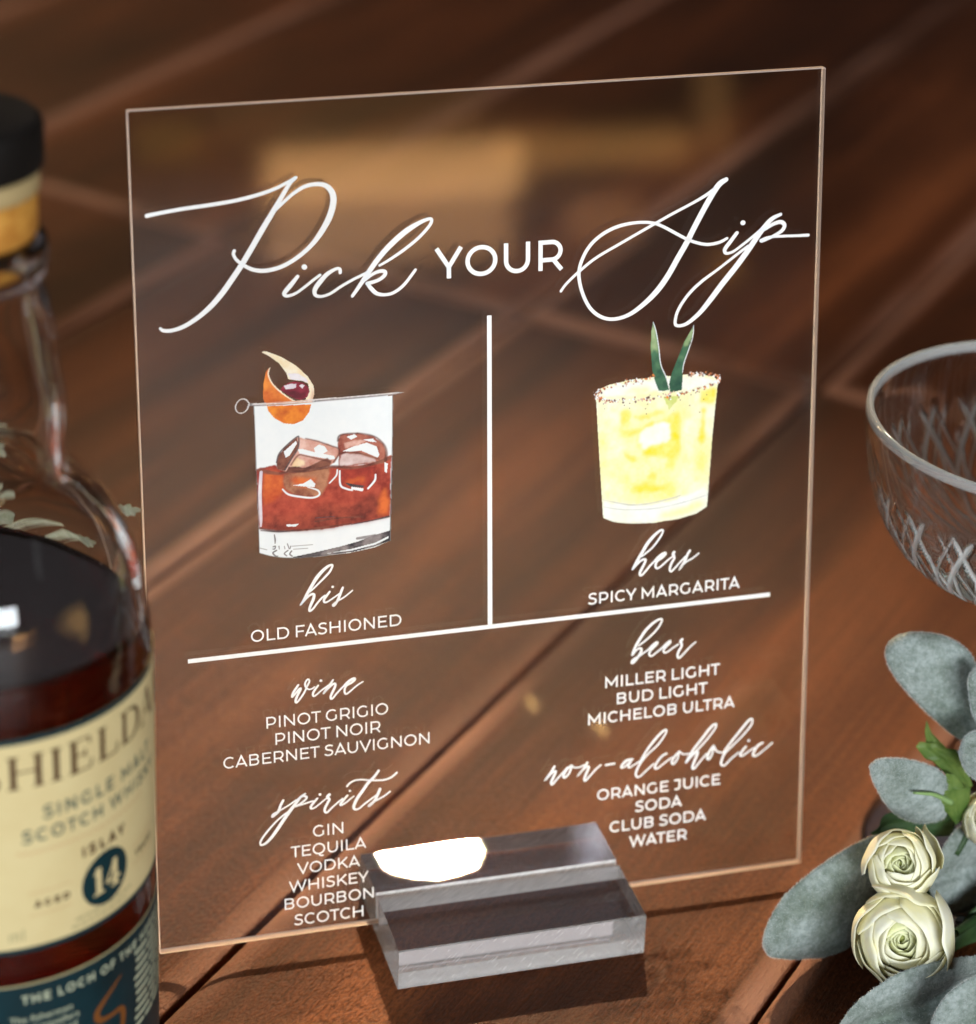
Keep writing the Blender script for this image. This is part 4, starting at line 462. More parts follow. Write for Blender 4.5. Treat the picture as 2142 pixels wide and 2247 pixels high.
M['petal'] = principled('cream_petal', (0.97, 0.94, 0.78), 0.6, 0.2, c2=(0.97, 0.92, 0.60), nscale=120, trans=0.22, bump=0.12, bscale=300)
M['petalgreen'] = principled('greenish_petal', (0.90, 0.90, 0.50), 0.6, 0.2, c2=(0.93, 0.92, 0.66), nscale=200, trans=0.22)
M['petalcore'] = principled('green_heart', (0.70, 0.74, 0.22), 0.6, 0.25, trans=0.3)


# pigment (darker wash, lighter wash, softness of the edge in mm)
PAINT = {
    'white': ((0.74, 0.79, 0.83), (0.78, 0.82, 0.85), .05), 'liquor': ((0.19, 0.015, 0.008), (0.48, 0.080, 0.042), .12),
    'liquordark': ((0.09, 0.012, 0.008), (0.40, 0.07, 0.035), .7), 'orange': ((0.42, 0.045, 0.012), (0.66, 0.15, 0.03), .5),
    'icepink': ((0.50, 0.20, 0.14), (0.74, 0.50, 0.44), .12), 'icebrown': ((0.075, 0.018, 0.012), (0.27, 0.10, 0.06), .12),
    'icered': ((0.20, 0.035, 0.022), (0.50, 0.18, 0.12), .12), 'icered2': ((0.17, 0.012, 0.010), (0.46, 0.055, 0.025), .15),
    'icelilac': ((0.52, 0.36, 0.34), (0.74, 0.64, 0.65), .15), 'iceamber': ((0.22, 0.065, 0.035), (0.55, 0.26, 0.14), .2),
    'cream': ((0.74, 0.50, 0.28), (0.84, 0.72, 0.52), .2), 'cream2': ((0.76, 0.60, 0.34), (0.84, 0.80, 0.68), .05),
    'lilac': ((0.62, 0.57, 0.64), (0.78, 0.75, 0.80), .1), 'dark': ((0.02, 0.015, 0.02), (0.10, 0.07, 0.075), .03),
    'soot': ((0.018, 0.015, 0.02), (0.30, 0.26, 0.26), .10), 'peel': ((0.54, 0.09, 0.012), (0.80, 0.27, 0.04), .05),
    'peel2': ((0.58, 0.10, 0.006), (0.80, 0.27, 0.02), .05), 'peeldark': ((0.40, 0.05, 0.005), (0.74, 0.20, 0.015), .5),
    'peelpale': ((0.80, 0.66, 0.46), (0.86, 0.78, 0.64), .05), 'cherry': ((0.13, 0.005, 0.016), (0.30, 0.02, 0.045), .05),
    'cherrydark': ((0.06, 0.002, 0.008), (0.20, 0.01, 0.025), .3), 'steel': ((0.50, 0.46, 0.46), (0.74, 0.72, 0.72), .03),
    'steeldark': ((0.06, 0.045, 0.05), (0.22, 0.18, 0.18), .03), 'lemon': ((0.79, 0.77, 0.38), (0.80, 0.82, 0.66), .05),
    'lemonmid': ((0.80, 0.75, 0.20), (0.80, 0.80, 0.50), .8), 'yellow': ((0.82, 0.67, 0.01), (0.82, 0.76, 0.22), .5),
    'ice': ((0.76, 0.79, 0.70), (0.77, 0.82, 0.83), .3), 'lime': ((0.52, 0.60, 0.14), (0.70, 0.74, 0.34), .12),
    'leafdark': ((0.010, 0.055, 0.035), (0.055, 0.155, 0.08), .04), 'leafmid': ((0.05, 0.14, 0.07), (0.12, 0.23, 0.11), .3),
    'leaflight': ((0.16, 0.27, 0.11), (0.36, 0.46, 0.25), .25), 'greyline': ((0.34, 0.36, 0.34), (0.62, 0.64, 0.60), .05),
    'rust': ((0.24, 0.06, 0.025), (0.48, 0.17, 0.07), .03), 'rust2': ((0.60, 0.15, 0.02), (0.76, 0.30, 0.08), .03),
    'rustdark': ((0.08, 0.035, 0.03), (0.20, 0.10, 0.08), .03), 'rustpale': ((0.50, 0.30, 0.22), (0.70, 0.52, 0.44), .03),
}


def paint_material():
    m, nt, out = mat('watercolour_print')
    a = N(nt, 'ShaderNodeAttribute', attribute_name='pigment')
    b = N(nt, 'ShaderNodeBsdfPrincipled'); b.inputs['Roughness'].default_value = 0.45; b.inputs['Specular IOR Level'].default_value = 0.3
    t = N(nt, 'ShaderNodeBsdfTranslucent'); mx = N(nt, 'ShaderNodeMixShader'); mx.inputs[0].default_value = 0.26
    nt.links.new(a.outputs['Color'], b.inputs['Base Color']); nt.links.new(a.outputs['Color'], t.inputs[0])
    nt.links.new(b.outputs[0], mx.inputs[1]); nt.links.new(t.outputs[0], mx.inputs[2]); nt.links.new(mx.outputs[0], out.inputs[0])
    return m


M['paint'] = paint_material()

# ------------------------------------------------------------------ the floor: stained boards with eased edges
def build_floor():
    rnd = random.Random(11)
    seams = [-86, 60, 208, 374, 551]
    lo, hi = [], []
    v = -86
    while v > -3200: v -= 150 + rnd.uniform(-3, 3); lo.append(v)
    v = 551
    while v < 3600: v += 155 + rnd.uniform(-3, 3); hi.append(v)
    seams = lo[::-1] + seams + hi
    us = [-2900, -1150, 408, 2150, 4200]
    gap, rx, r = 1.5, 9.0, 2.6
    mb = MB(); tone = []
    prof = [(0, -7), (0, -r)] + [(rx - rx * math.cos(a), -r + r * math.sin(a)) for a in [PI / 2 * q / 9 for q in range(1, 9)]] + [(rx, 0)]
    for i in range(len(seams) - 1):
        wide = {60: 2.6, 208: 2.2, -86: 1.8}
        v0, v1 = seams[i] + wide.get(seams[i], gap) / 2, seams[i + 1] - wide.get(seams[i + 1], gap) / 2
        for j in range(len(us) - 1):
            u0, u1 = us[j] + gap / 2, us[j + 1] - gap / 2
            dz = rnd.uniform(-0.25, 0.0); t = rnd.random()
            V = []; F = []
            for d, z in prof:
                V += [(u0 + d, v0 + d, z + dz), (u1 - d, v0 + d, z + dz), (u1 - d, v1 - d, z + dz), (u0 + d, v1 - d, z + dz)]
            for k in range(len(prof) - 1):
                for c in range(4):
                    c2 = (c + 1) % 4
                    F.append((4 * k + c, 4 * k + c2, 4 * k + 4 + c2, 4 * k + 4 + c))
            b = 4 * (len(prof) - 1); F.append((b, b + 1, b + 2, b + 3))
            n0 = len(mb.v); mb.add(V, F, 0, True)
            q1, q2 = rnd.random(), rnd.random()
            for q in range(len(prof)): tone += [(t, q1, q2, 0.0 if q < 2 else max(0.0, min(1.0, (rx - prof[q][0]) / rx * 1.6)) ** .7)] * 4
    n0 = len(mb.v)
    mb.add([(us[0], seams[0], -8), (us[-1], seams[0], -8), (us[-1], seams[-1], -8), (us[0], seams[-1], -8)], [(0, 1, 2, 3)], 1)
    tone += [(0, 0, 0, 0)] * 4
    for q, f in enumerate(mb.f):
        if q % 41 == 40: mb.smooth[q] = False
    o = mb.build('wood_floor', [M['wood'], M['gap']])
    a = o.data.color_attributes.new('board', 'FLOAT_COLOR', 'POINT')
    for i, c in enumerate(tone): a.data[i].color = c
    o.rotation_euler = (0, 0, math.radians(44.8))
    o['kind'] = 'structure'
    o['label'] = 'dark stained wood boards running diagonally under everything'
    return o


build_floor()

# ------------------------------------------------------------------ acrylic menu sign
SIGN = tag(empty('menu_sign', (0, 0, SLOT_Z), (-TILT, 0, 0)),
           'clear acrylic drinks menu with white lettering and two painted cocktails', 'sign')
SW, SH, ST = 203.2, 254.0, 2.6


def build_panel():
    mb = MB()
    x, e = SW / 2, 0.0
    rc = 0.5
    out = []
    for cx, cz, a0 in ((x - rc, rc, -90), (x - rc, SH - rc, 0), (-x + rc, SH - rc, 90), (-x + rc, rc, 180)):
        for k in range(5):
            a = math.radians(a0 + 22.5 * k); out.append((cx + rc * math.cos(a), cz + rc * math.sin(a)))
    n = len(out)
    ch = 0.32   # eased arrises
    inn = [(px * (1 - ch / x), SH / 2 + (pz - SH / 2) * (1 - 2 * ch / SH)) for px, pz in out]
    mb.add([(p[0], 0, p[1]) for p in inn], [tuple(range(n))], 0)
    mb.add([(p[0], ST, p[1]) for p in inn], [tuple(range(n - 1, -1, -1))], 0)
    rings = [(inn, 0), (out, ch), (out, ST - ch), (inn, ST)]
    for (ra, ya), (rb, yb) in zip(rings, rings[1:]):
        mb.add([(p[0], ya, p[1]) for p in ra] + [(p[0], yb, p[1]) for p in rb],
               [(i, n + i, n + (i + 1) % n, (i + 1) % n) for i in range(n)], 1)
    return mb.build('panel', [M['sheet'], M['edge']], SIGN)


build_panel()


def on_sign(V, k, base=0.03, step=0.006):
    return [(x, -(base + step * k), z) for x, z in V]


# --- drawn capitals: cap height 1, stroke width w; each glyph gives (left, right, [(points, closed)])
def arc(cx, cy, rx, ry, a0, a1, n=18):
    return [(cx + rx * math.cos(math.radians(a0 + (a1 - a0) * i / n)), cy + ry * math.sin(math.radians(a0 + (a1 - a0) * i / n))) for i in range(n + 1)]


def glyph(c, w):
    t = w / 2; h = 1 - t
    L = 0.14 + t
    if c == 'A':
        W = 1.04; s = 0.02 + t
        return W, [([(s, 0), (W / 2, 1 - t * .6), (W - s, 0)], 0), ([(0.23, .27), (W - .23, .27)], 0)]
    if c == 'B':
        W = 1.08; m = .53; r1 = (h - m) / 2; r2 = (m - t) / 2
        return W, [([(L, 0), (L, 1)], 0), ([(L, h)] + arc(W - .25 - r1 * .9, m + r1, r1 * 1.05, r1, 90, -90) + [(L, m)], 0),
                   ([(L, m)] + arc(W - .15 - t - r2 * 1.05, t + r2, r2 * 1.15, r2, 90, -90) + [(L, t)], 0)]
    if c == 'C':
        return 1.03, [(arc(.58, .5, .51 - t, .51 - t, 47, 313, 30), 0)]
    if c == 'D':
        W = 1.18; r = .5 - t
        return W, [([(L, 0), (L, 1)], 0), ([(L, h), (W - .075 - t - r, h)] + arc(W - .075 - t - r, .5, r, r, 90, -90, 24) + [(L, t)], 0)]
    if c == 'E':
        W = .96
        return W, [([(L, 0), (L, 1)], 0), ([(L, h), (W - .09, h)], 0), ([(L, .51), (W - .16, .51)], 0), ([(L, t), (W - .07, t)], 0)]
    if c == 'F':
        W = .91
        return W, [([(L, 0), (L, 1)], 0), ([(L, h), (W - .05, h)], 0), ([(L, .47), (W - .12, .47)], 0)]
    if c == 'G':
        return 1.12, [(arc(.58, .5, .51 - t, .51 - t, 47, 318, 30), 0), ([(.98 - t, .5), (.98 - t, .13)], 0)]
    if c == 'H':
        W = 1.17
        return W, [([(L, 0), (L, 1)], 0), ([(W - L, 0), (W - L, 1)], 0), ([(L, .5), (W - L, .5)], 0)]
    if c == 'I': return .434, [([(.217, 0), (.217, 1)], 0)]
    if c == 'J':
        W = .79
        return W, [([(.1, h), (W - .13 - t, h), (W - .13 - t, .33)] + arc(W - .13 - t - .24, .31, .24, .31 - t, 0, -138, 12), 0)]
    if c == 'K':
        W = 1.03
        return W, [([(L, 0), (L, 1)], 0), ([(L, .33), (W - .12, 1 - .02)], 0), ([(.45, .56), (W - .08, .01)], 0)]
    if c == 'L': return .85, [([(L, 0), (L, 1)], 0), ([(L, t), (.83, t)], 0)]
    if c == 'M':
        W = 1.37
        return W, [([(L, 0), (L, h - .02), (W / 2, .26), (W - L, h - .02), (W - L, 0)], 0)]
    if c == 'N':
        W = 1.17
        return W, [([(L, 0), (L, 1)], 0), ([(W - L, 0), (W - L, 1)], 0), ([(L, .96), (W - L, .04)], 0)]
    if c in 'OQ':
        W = 1.216; r = .51 - t
        g = [(arc(W / 2, .5, r * 1.04, r, 0, 360 - 10, 35), 1)]
        if c == 'Q': g.append(([(.62, .05)] + arc(.86, -.02, .2, .14, 200, 310, 8), 0))
        return W, g
    if c in 'PR':
        W = 1.02 if c == 'P' else 1.035; b = .34 if c == 'P' else .35; r = (h - b) / 2
        g = [([(L, 0), (L, 1)], 0), ([(L, h), (W - .085 - t - r, h)] + arc(W - .085 - t - r, b + r, r, r, 90, -90) + [(L, b)], 0)]
        if c == 'R': g.append(([(W - .40, b), (W - .12, 0)], 0))
        return W, g
    if c == 'S':
        W = .875
        p = [(.75, .84), (.68, .895), (.58, .935), (.46, .945), (.33, .925), (.22, .86), (.18, .74), (.22, .625), (.33, .56), (.47, .52),
             (.61, .475), (.70, .40), (.73, .28), (.68, .155), (.57, .085), (.43, .058), (.30, .075), (.18, .12), (.09, .185)]
        return W, [(catmull(p, 3), 0)]
    if c == 'T': return .82, [([(.01, h), (.81, h)], 0), ([(.41, 0), (.41, 1 - w)], 0)]
    if c == 'U':
        W = 1.13; r = W / 2 - .13 - t
        return W, [([(.13 + t, 1), (.13 + t, .42)] + arc(W / 2, .42, r, .42 + .01 - t, 180, 360, 18) + [(W - .13 - t, 1)], 0)]
    if c == 'V': return 1.0, [([(.0 + t, 1), (.5, t * .7), (1.0 - t, 1)], 0)]
    if c == 'W': return 1.57, [([(.03 + t, 1), (.44, t * .9), (.785, 1 - t * .9), (1.13, t * .9), (1.54 - t, 1)], 0)]
    if c == 'X': return .93, [([(.05, 0), (.88, 1)], 0), ([(.05, 1), (.88, 0)], 0)]
    if c == 'Y': return .92, [([(.0 + t * .8, 1), (.46, .37), (.92 - t * .8, 1)], 0), ([(.46, 0), (.46, .40)], 0)]
    if c == '-': return .55, [([(.08, .4), (.47, .4)], 0)]
    return .33, []


BEAR = {'A': .02, 'O': .07, 'C': .07, 'G': .07, 'Q': .07, 'S': .06, 'T': .01, 'V': .0, 'W': .03, 'Y': .0, 'J': .08}
KERN = {'AV': -.06, 'VA': -.06, 'TA': -.07, 'AT': -.07, 'AU': -.03, 'LT': -.07, 'AY': -.06, 'FA': -.07, 'WA': -.05, 'LA': -.0, 'KA': -.02, 'TE': 0, 'RT': -.02, 'OV': -.03, 'EY': -.03, 'CY': -.02, 'KE': -.02, 'DA': -.03}


def text_strokes(t, w, track=0.0):
    """ink strokes with x from 0 to total ink width"""
    x = 0; S = []
    for i, c in enumerate(t):
        if i: x += KERN.get(t[i - 1] + c, 0) + track
        W, g = glyph(c, w)
        for p, cl in g: S.append(([(a + x, b) for a, b in p], cl))
        x += W
    l = BEAR.get(t[0], .14); r = x - BEAR.get(t[-1], .14)
    return [([(a - l, b) for a, b in p], cl) for p, cl in S], r - l


def letter_line(t, x0, x1, z, w, mapper, mb, m=0, cap=None, track=0.0, k0=0):
    S, ink_w = text_strokes(t, w, track)
    sx = (x1 - x0) / ink_w; sz = cap or sx
    for k, (p, cl) in enumerate(S):
        V, F = ribbon([(a * sx, b * sz, w * (sx + sz) / 2) for a, b in p], False, bool(cl))
        mb.add(mapper([(x0 + a, z + b) for a, b in V], k0 + k % 9), F, m)


for t, x0, x1, z, w in LINES:
    mb = MB()
    letter_line(t, x0 / 100, x1 / 100, z / 100, w, on_sign, mb)
    mb.build('lettering', M['print'], SIGN)
for word, S in SCRIPT.items():
    mb = MB()
    for k, s in enumerate(S):
        P = [(s[i] / 100, s[i + 1] / 100, s[i + 2] / 100) for i in range(0, len(s), 3)]
        V, F = ribbon(catmull(P, 6) if len(P) > 2 else P, True)
        nb = len(V) - 18
        mb.add(on_sign(V, 3 * k), F[:-2], 0)
        mb.add(on_sign(V, 3 * k + 1), F[-2:-1], 0); mb.add(on_sign(V, 3 * k + 2), F[-1:], 0)
    mb.build('script_lettering', M['print'], SIGN)
mb = MB(); V, F = ribbon([(-90.2, 92.1, 1.3), (88.6, 92.1, 1.3)], False); mb.add(on_sign(V, 0), F); mb.build('divider', M['print'], SIGN)
mb = MB(); V, F = ribbon([(0.05, 92.8, 1.38), (0.05, 187.9, 1.38)], False); mb.add(on_sign(V, 1), F); mb.build('divider', M['print'], SIGN)


def picture(polys, strokes, label, seed):
    """watercolour print: washes with soft or hard edges, pooled pigment and paper grain, on one fine flat mesh"""
    import numpy as np
    rs = np.random.RandomState(seed)
    xs = [v / 100 for c, p in polys for v in p[0::2]] + [v / 100 for c, p in strokes for v in p[0::3]]
    zs = [v / 100 for c, p in polys for v in p[1::2]] + [v / 100 for c, p in strokes for v in p[1::3]]
    d = 0.15
    x0, z0 = min(xs) - 1.2, min(zs) - 1.2
    nx, nz = int((max(xs) + 1.2 - x0) / d) + 1, int((max(zs) + 1.2 - z0) / d) + 1
    X, Z = np.meshgrid(x0 + d * np.arange(nx), z0 + d * np.arange(nz))

    def noise(cell):
        gx, gz = int(nx * d / cell) + 3, int(nz * d / cell) + 3
        g = rs.rand(gz, gx); fx = np.arange(nx) * d / cell; fz = np.arange(nz) * d / cell
        ix, iz = fx.astype(int), fz.astype(int); tx = fx - ix; tz = (fz - iz)[:, None]
        tx = tx * tx * (3 - 2 * tx); tz = tz * tz * (3 - 2 * tz)
        return ((g[iz][:, ix] * (1 - tx) + g[iz][:, ix + 1] * tx) * (1 - tz) + (g[iz + 1][:, ix] * (1 - tx) + g[iz + 1][:, ix + 1] * tx) * tz)

    def cloud(): return np.clip((0.42 * noise(5.0) + 0.30 * noise(2.0) + 0.18 * noise(.9) + 0.10 * noise(.35) - .5) * 2.0 + .5, 0, 1)

    def blur(A, s):
        r = int(3 * s / d)
        if r < 1: return A
        k = np.exp(-0.5 * (np.arange(-r, r + 1) * d / s) ** 2); k /= k.sum()
        A = np.apply_along_axis(lambda v: np.convolve(v, k, 'same'), 0, A)
        return np.apply_along_axis(lambda v: np.convolve(v, k, 'same'), 1, A)

    def inside(P, X, Z):
        r = np.zeros(X.shape, bool); n = len(P)
        for i in range(n):
            (xa, za), (xb, zb) = P[i], P[(i + 1) % n]
            c = ((za > Z) != (zb > Z)) & (X < (xb - xa) * (Z - za) / (zb - za + 1e-12) + xa); r ^= c
        return r
    col = np.ones((nz, nx, 3)) * np.array([.76, .80, .83]); cover = np.zeros((nz, nx))
    wx, wz = noise(1.1) - .5, noise(1.1) - .5

    def lay(c, M_, soft):
        nonlocal col, cover
        a, b, s = PAINT[c]
        cover = np.maximum(cover, M_)
        T = cloud() if s >= .04 else noise(.6)
        Bm = blur(M_, s) if s >= .12 else M_
        pool = np.clip(M_ - blur(M_, .45), 0, 1) if .1 <= s <= .4 else 0
        T = np.clip(T - .45 * pool, 0, 1)
        C = np.array(a) * (1 - T[..., None]) + np.array(b) * T[..., None]
        col = col * (1 - Bm[..., None]) + C * Bm[..., None]
    for c, p in polys:
        P = [(p[i] / 100, p[i + 1] / 100) for i in range(0, len(p), 2)]
        s = PAINT[c][2]
        if len(P) > 5: P = [q[:2] for q in catmull(P + [P[0]], 3)][:-1] if s >= .3 else P
        w = min(1.0, s * 3) if s >= .12 else 0
        M_ = inside(P, X + wx * w, Z + wz * w).astype(float)
        if s >= .12 and cover.any(): M_ *= (cover > .5)
        if c.startswith('rust') or (c == 'white' and len(P) == 5):
            lo = (np.array(PAINT[c][0]) + np.array(PAINT[c][1])) / 2
            col = np.where(M_[..., None] > 0, lo, col); cover = np.maximum(cover, M_)
        else: lay(c, M_, s)
    for c, st in strokes:
        fat = 1.5 if c in ('dark', 'icebrown', 'soot') else 1.1
        P = [(st[i] / 100, st[i + 1] / 100, st[i + 2] / 100 * fat) for i in range(0, len(st), 3)]
        P = catmull(P, 4) if len(P) > 2 else P
        M_ = np.zeros((nz, nx))
        for (xa, za, wa), (xb, zb, wb) in zip(P, P[1:]):
            L = (xb - xa) ** 2 + (zb - za) ** 2 + 1e-9
            t = np.clip(((X - xa) * (xb - xa) + (Z - za) * (zb - za)) / L, 0, 1)
            D = np.hypot(X - xa - t * (xb - xa), Z - za - t * (zb - za))
            M_ = np.maximum(M_, np.clip(((wa + (wb - wa) * t) / 2 - D) / d + .5, 0, 1))
        lay(c, M_ * (1 if c in ('white', 'lilac', 'steel', 'peelpale') else .85), 0)
    keep = (cover[:-1, :-1] > .5) & (cover[1:, :-1] > .5) & (cover[:-1, 1:] > .5) & (cover[1:, 1:] > .5)
    idx = -np.ones((nz, nx), int); used = np.zeros((nz, nx), bool)
    for a, b in ((0, 0), (1, 0), (0, 1), (1, 1)): used[a:nz - 1 + a, b:nx - 1 + b] |= keep
    idx[used] = np.arange(used.sum())
    mb = MB()
    mb.v = [(float(x), -.04, float(z)) for x, z in zip(X[used], Z[used])]
    J, I_ = np.nonzero(keep)
    mb.f = [[int(idx[j, i]), int(idx[j, i + 1]), int(idx[j + 1, i + 1]), int(idx[j + 1, i])] for j, i in zip(J, I_)]
    mb.m = [0] * len(mb.f); mb.smooth = [False] * len(mb.f)
    o = mb.build('cocktail_picture', M['paint'], SIGN)
    at = o.data.color_attributes.new('pigment', 'FLOAT_COLOR', 'POINT')
    C = np.ones((int(used.sum()), 4), 'f'); C[:, :3] = col[used]
    at.data.foreach_set('color', C.ravel())
    o['label'] = label
    return o


picture(PIC_A, PIC_A_S, 'painted red brown cocktail with ice, cherry and orange peel on a pick', 3)
picture(PIC_B, PIC_B_S, 'painted yellow cocktail with a spiced rim and two green leaves', 7)

# ------------------------------------------------------------------ acrylic block that holds the sign
def build_stand():
    root = tag(empty('sign_stand', ((CAM['xl'] + CAM['xr']) / 2, 0, 0)),
               'thick clear acrylic block with a slot holding up the menu sign', 'sign stand')
    hw = (CAM['xr'] - CAM['xl']) / 2; f, b, h = CAM['df'], CAM['db'], CAM['hb']
    bv = 0.35
    sl = 5.2
    c, s = math.cos(TILT), math.sin(TILT)

    def slot(y, z): return (y * c + (z - SLOT_Z) * s, SLOT_Z + (z - SLOT_Z) * c - y * s)

    def top(y0):   # where the slot wall leaves the top face
        zz = (h - SLOT_Z + y0 * s) / c
        return (y0 * c + zz * s, h)
    sf, sb = -0.18, ST + 0.18
    bot0 = slot(sf, sl); bot1 = slot(sb, sl)
    prof = [(-f + bv, 0.05), (b - bv, 0.05), (b, 0.05 + bv), (b, h - bv), (b - bv, h), top(sb), bot1, bot0, top(sf), (-f + bv, h), (-f, h - bv), (-f, 0.05 + bv)]
    n = len(prof)
    mb = MB()
    mb.add([(-hw, y, z) for y, z in prof] + [(hw, y, z) for y, z in prof],
           [(i, (i + 1) % n, n + (i + 1) % n, n + i) for i in range(n)])
    sawn = {10: 1}
    for i in range(n): mb.m[i] = sawn.get(i, 0)
    mb.m[10] = 1; mb.m[2] = 1; mb.m[5] = 2; mb.m[7] = 2
    # end caps triangulated
    tri = fan_fill(prof)
    mb.f += [list(t) for t in tri] + [[n + i for i in t[::-1]] for t in tri]
    mb.m += [1] * (2 * len(tri)); mb.smooth += [False] * (2 * len(tri))
    o = mb.build('block', [M['block'], M['sawn'], M['slot']], root)
    recalc(o)


build_stand()

# ------------------------------------------------------------------ whisky bottle
BX, BY, BR = CAM['bx'], CAM['by'], CAM['R']
KB = 1.14   # stands a little nearer the sign and is a little wider
FOOT = CAM['loc'][2] * (KB - 1) / KB
BOT = tag(empty('whisky_bottle', tuple(c + (p - c) * KB for c, p in zip(CAM['loc'], (BX, BY, 0)))), 'tall whisky bottle with black stopper and cream label beside the sign', 'bottle')


BOT.scale = (KB, KB, KB)


def smooth_prof(P, n=5):
    return [(max(r, 0.0), z) for r, z in catmull(P, n)]


def build_bottle():
    body = [(BR - .8, FOOT + 3.2), (BR, FOOT + 6.5), (BR, 84), (BR, 120), (BR, 170), (BR - .1, 184), (37.4, 195), (35.0, 209.5), (30.6, 219), (25.6, 225.4),
            (21.2, 230.8), (20.2, 236), (20.8, 243), (20.6, 248), (19.4, 256), (18.4, 266), (17.3, 272), (16.2, 276.5)]
    outer = [(0, FOOT + 2.5), (24, FOOT + 2.0), (29, FOOT + .4), (33, FOOT + .4)] + smooth_prof(body, 4) + [(16.6, 277.4), (17.6, 278.2), (17.8, 281), (17.6, 284.6), (16.8, 285.4), (14.5, 285.5)]
    inner_body = [(BR - 4.5, FOOT + 9.5), (BR - 3.0, FOOT + 13), (BR - 2.8, 84), (BR - 2.8, 120), (BR - 2.8, 170), (BR - 2.9, 184), (34.6, 194), (32.2, 207.5), (27.8, 216.5),
                  (22.8, 222.8), (18.0, 229), (16.6, 236), (16.9, 243), (16.7, 248), (15.4, 256), (14.4, 266), (13.5, 274)]
    inner = smooth_prof(inner_body, 4) + [(12.6, 279), (12.6, 285.4)]
    mb = MB()
    lathe(mb, outer + inner[::-1] + [(18, FOOT + 8.4), (0, FOOT + 9.6)], 128)
    g = recalc(mb.build('glass', M['glass'], BOT))
    lvl = 196.3
    liq = [(0, FOOT + 9.55), (18, FOOT + 8.35)] + [(r + .06, z) for r, z in smooth_prof(inner_body, 4) if z < lvl - .4]
    rl = 34.6 + (32.2 - 34.6) * (lvl - 194) / 13.5
    liq += [(rl + .03, lvl), (rl - .8, lvl - .25), (rl - 2.5, lvl - .45), (0, lvl - .5)]
    mb = MB(); lathe(mb, liq, 128); recalc(mb.build('whisky', M['whisky'], BOT))
    # stopper
    mb = MB()
    cap = [(0, 312.2), (14.8, 312.2), (16.4, 311.8), (17.3, 310.9), (17.6, 309.5), (17.6, 302.4), (17.2, 301.4), (16.6, 301.0), (0, 301.0)]
    lathe(mb, cap[::-1], 96); st = mb.build('stopper', M['cap'], BOT)
    mb = MB(); lathe(mb, [(0, 296.2), (16.0, 296.2), (16.4, 296.6), (16.4, 300.95), (0, 300.95)], 64); mb.build('collar', M['collar'], st)
    mb = MB(); lathe(mb, [(0, 279), (12.2, 279), (12.45, 280), (12.45, 285.6), (15.2, 286.2), (15.8, 287.2), (15.8, 296.15), (0, 296.15)], 64); mb.build('cork', M['cork'], st)


build_bottle()


def wrap(V, k, base=.30, step=.012, off=0.0):
    """(arc length from the direction of the camera, height) -> label surface"""
    r = BR + base + step * k
    return [(r * math.cos(math.radians(-90) + (s + off) / BR), r * math.sin(math.radians(-90) + (s + off) / BR), z) for s, z in V]


def band(mb, z0, z1, s0, s1, k, m, base=.30):
    n = 100
    V = []; F = []
    for i in range(n + 1):
        s = s0 + (s1 - s0) * i / n; V += [(s, z0), (s, z1)]
    for i in range(n): F.append((2 * i, 2 * i + 2, 2 * i + 3, 2 * i + 1))
    mb.add(wrap(V, k, base), F, m, True)


def label_sheet(name, z0, z1, rims, paper, rim_mat):
    s0, s1 = -72, 100
    mb = MB()
    band(mb, z0, z1, s0, s1, 0, 0, .20)
    # back and edge of the paper, so it has thickness
    n = 100; V = []; F = []
    for i in range(n + 1):
        s = s0 + (s1 - s0) * i / n
        V += wrap([(s, z0), (s, z1)], 0, .06) + wrap([(s, z0), (s, z1)], 0, .20)
    for i in range(n):
        a, b = 4 * i, 4 * i + 4
        F += [(a, a + 1, b + 1, b), (a + 1, a + 3, b + 3, b + 1), (a, b, b + 2, a + 2)]
    mb.add(V, F, 0, True)
    for za, zb in rims: band(mb, za, zb, s0, s1, 1, 1, .20)
    return mb.build(name, [paper, rim_mat], BOT)


def word(parent, t, s0, s1, z, cap, w, m, track=.0, base=.24):
    mb = MB(); letter_line(t, s0, s1, z, w, lambda V, k: wrap(V, k, base), mb, 0, cap, track)
    return mb.build('lettering', m, parent)


FL = label_sheet('front_label', 131.0, 186.0, [(184.5, 186.0), (131.0, 132.3)], M['cream'], M['teal'])


